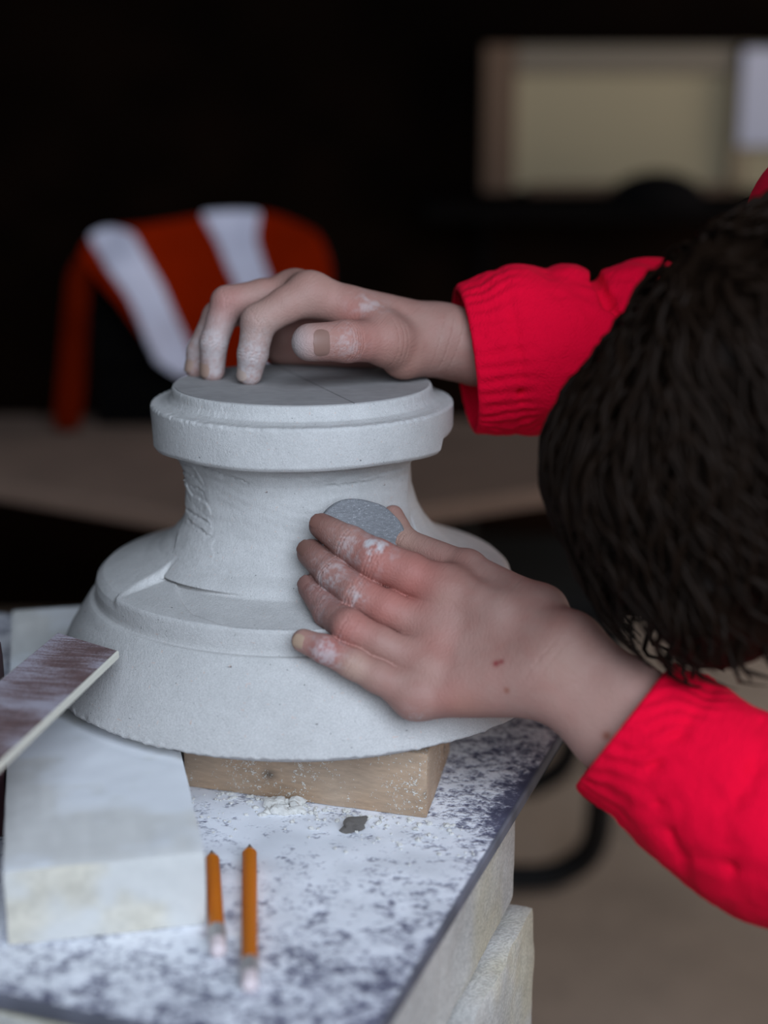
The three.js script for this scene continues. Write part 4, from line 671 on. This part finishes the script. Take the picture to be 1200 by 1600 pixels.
{
  const c = group('tool_crate', 'black wooden crate standing on the back bench under the orange vest', 'crate', [-0.215, 0.75, -1.455]);
  const m = new THREE.MeshPhysicalMaterial({ color: lin(0.003, 0.0025, 0.0025), roughness: 1, specularIntensity: 0.1 });
  for (let k = 0; k < 3; k++) { const g = new RoundedBoxGeometry(0.38, 0.088, 0.012, 2, 0.002); g.translate(0, 0.046 + k * 0.093, 0.06); mesh('slat', g, m, c); const h = g.clone(); h.translate(0, 0, -0.13); mesh('slat', h, m, c); }
  for (const s of [-1, 1]) { const g = new RoundedBoxGeometry(0.012, 0.276, 0.118, 2, 0.002); g.translate(s * 0.184, 0.139, -0.005); mesh('end_panel', g, m, c); }
  mesh('base_panel', box(0.35, 0.01, 0.116, 0, 0.006, -0.005), m, c);
}
{ // high visibility vest draped over the crate
  const Z = -1.335, bend = (x, y) => 0.02 * Math.sin(x * 16 + 1) + 0.008 * noise(x * 22, y * 18, 2) - 0.05 * sstep(1.0, 1.1, y);
  const root = group('safety_vest', 'orange high visibility vest with two silver reflective stripes draped over the black crate', 'vest', [-0.215, 0.76, Z]);
  const sheet = (pts, z0, th) => {                                        // a thick cloth of that outline which follows the folds
    const q = new THREE.CatmullRomCurve3(pts.map(([x, y]) => V(x, y, 0)), true, 'catmullrom', 0.25).getPoints(60).slice(0, -1), n = q.length;
    const outline = (x, y) => { let d = 1e9, s = 1; for (let i = 0, j = n - 1; i < n; j = i++) { const a = q[i], b = q[j]; d = Math.min(d, segDist([x, y, 0], [a.x, a.y, 0], [b.x, b.y, 0])); if ((a.y > y) !== (b.y > y) && x < (b.x - a.x) * (y - a.y) / (b.y - a.y) + a.x) s = -s; } return d * s; };
    const sdf = (x, y, z) => Math.max(outline(x, y), Math.abs(z - Z - z0 - bend(x, y)) - th / 2);
    const xs = pts.map((p) => p[0]), ys = pts.map((p) => p[1]);
    const g = surface(sdf, [Math.min(...xs) - 0.02, Math.min(...ys) - 0.02, Z - 0.1], [Math.max(...xs) + 0.02, Math.max(...ys) + 0.02, Z + 0.06], 0.0055);
    g.translate(0.215, -0.76, -Z); return g;
  };
  const orange = new THREE.MeshPhysicalMaterial({ color: lin(0.26, 0.013, 0.0004), roughness: 1, specularIntensity: 0.05 }), silver = std(lin(0.78, 0.74, 0.86), 0.55);
  mesh('vest_body', sheet([[-0.405, 1.03], [-0.38, 1.066], [-0.29, 1.076], [-0.205, 1.088], [-0.12, 1.09], [-0.045, 1.062], [-0.022, 1.01], [-0.03, 0.85], [-0.10, 0.825], [-0.235, 0.835], [-0.29, 0.875], [-0.345, 0.955]], 0, 0.014), orange, root);
  mesh('reflective_stripe', sheet([[-0.392, 1.055], [-0.365, 1.07], [-0.325, 1.06], [-0.28, 0.985], [-0.235, 0.86], [-0.255, 0.84], [-0.295, 0.87], [-0.33, 0.965]], 0.0065, 0.012), silver, root);
  mesh('reflective_stripe', sheet([[-0.225, 1.088], [-0.18, 1.093], [-0.135, 1.09], [-0.138, 1.05], [-0.105, 0.96], [-0.075, 0.87], [-0.125, 0.86], [-0.158, 0.95], [-0.20, 1.045]], 0.0065, 0.012), silver, root);
  mesh('side_strap', sheet([[-0.425, 1.0], [-0.405, 1.03], [-0.388, 1.0], [-0.40, 0.90], [-0.418, 0.765], [-0.46, 0.765], [-0.445, 0.88]], 0.002, 0.014), new THREE.MeshPhysicalMaterial({ color: lin(0.13, 0.008, 0.0004), roughness: 1, specularIntensity: 0.05 }), root);
}
{ // stool with a bent tube frame
  const s = group('stool', 'black stool with a bent steel tube frame standing on the floor behind the sleeve', 'stool', [0.22, 0, -1.45]);
  const m = std(0x0a0a0b, 0.5), at = (p) => [p[0] - 0.22, p[1], p[2] + 1.45];
  mesh('seat', (() => { const g = new RoundedBoxGeometry(0.42, 0.05, 0.4, 4, 0.02); g.translate(0, 0.47, -0.02); return g; })(), std(0x0c0b0b, 0.8), s);
  for (const z of [-1.26, -1.62]) mesh('tube_frame', tube([[0.01, 0.45, z], [0.0, 0.2, z], [0.0, 0.06, z], [0.05, 0.02, z], [0.2, 0.02, z], [0.34, 0.02, z], [0.40, 0.065, z], [0.415, 0.2, z], [0.42, 0.45, z]].map(at), 0.023, 80, 12), m, s);
}
{ // cream board in a wooden frame, a paper beside it, a dark shelf with a cap below
  const b = group('framed_board', 'cream coloured board in a brown wooden frame on the dark back wall', 'board', [0.65, 1.06, -2.66]);
  const wood = std(lin(0.14, 0.078, 0.045), 0.8), tan = std(lin(0.26, 0.185, 0.11), 0.8), dull = std(lin(0.2, 0.155, 0.11), 0.8);
  mesh('panel', box(0.72, 0.32, 0.02, 0, 0.17, 0), std(lin(0.38, 0.30, 0.185), 0.9), b);
  const bar = (w, h, x, y, m) => { const g = new RoundedBoxGeometry(w, h, 0.04, 2, 0.004); g.translate(x, y, 0.02); mesh('frame_bar', g, m, b); };
  bar(0.075, 0.33, -0.322, 0.168, wood); bar(0.645, 0.06, 0.038, 0.302, dull); bar(0.04, 0.33, 0.235, 0.168, tan); bar(0.5, 0.02, 0.0, 0.01, wood);
  const p = mesh('paper_sheet', (() => { const g = new THREE.PlaneGeometry(0.21, 0.215, 14, 14), q = g.attributes.position; for (let i = 0; i < q.count; i++) q.setZ(i, 0.006 + 0.01 * noise(q.getX(i) * 9, q.getY(i) * 9, 1) ** 2); g.computeVertexNormals(); return new THREE.BufferGeometry().copy(g); })(), std(lin(0.5, 0.48, 0.56), 0.9, { side: THREE.DoubleSide }));
  p.position.set(0.985, 1.275, -2.612); tag(p, 'white paper sheet hanging at the right end of the cream board', 'paper');
}
{
  const s = group('wall_shelf', 'black shelf plank on brackets under the cream board', 'shelf', [0.75, 1.02, -2.55]);
  const m = new THREE.MeshPhysicalMaterial({ color: lin(0.004, 0.003, 0.003), roughness: 1, specularIntensity: 0.1 }), g = new RoundedBoxGeometry(1.2, 0.03, 0.28, 2, 0.004); g.translate(0, 0.005, 0); mesh('plank', g, m, s);
  for (const x of [-0.45, 0.45]) mesh('bracket', mergeGeometries([box(0.03, 0.2, 0.02, x, -0.11, -0.13), box(0.03, 0.02, 0.22, x, -0.02, -0.02)]), m, s);
  const c = group('flat_cap', 'dark rounded cap lying on the black shelf in front of the cream board', 'cap', [0.68, 1.04, -2.51]);
  const cm = new THREE.MeshPhysicalMaterial({ color: lin(0.006, 0.005, 0.005), roughness: 1, specularIntensity: 0.1 }), dome = new THREE.SphereGeometry(0.1, 40, 20, 0, Math.PI * 2, 0, Math.PI / 2); dome.scale(1.15, 0.75, 1.0); mesh('crown', dome, cm, c);
  const brim = new THREE.CylinderGeometry(0.1, 0.1, 0.008, 40, 1, false, -1.2, 2.4); brim.scale(1.1, 1, 1.2); brim.translate(0, 0.005, 0.02); mesh('brim', brim, cm, c);
}
renderer.render(scene, camera);
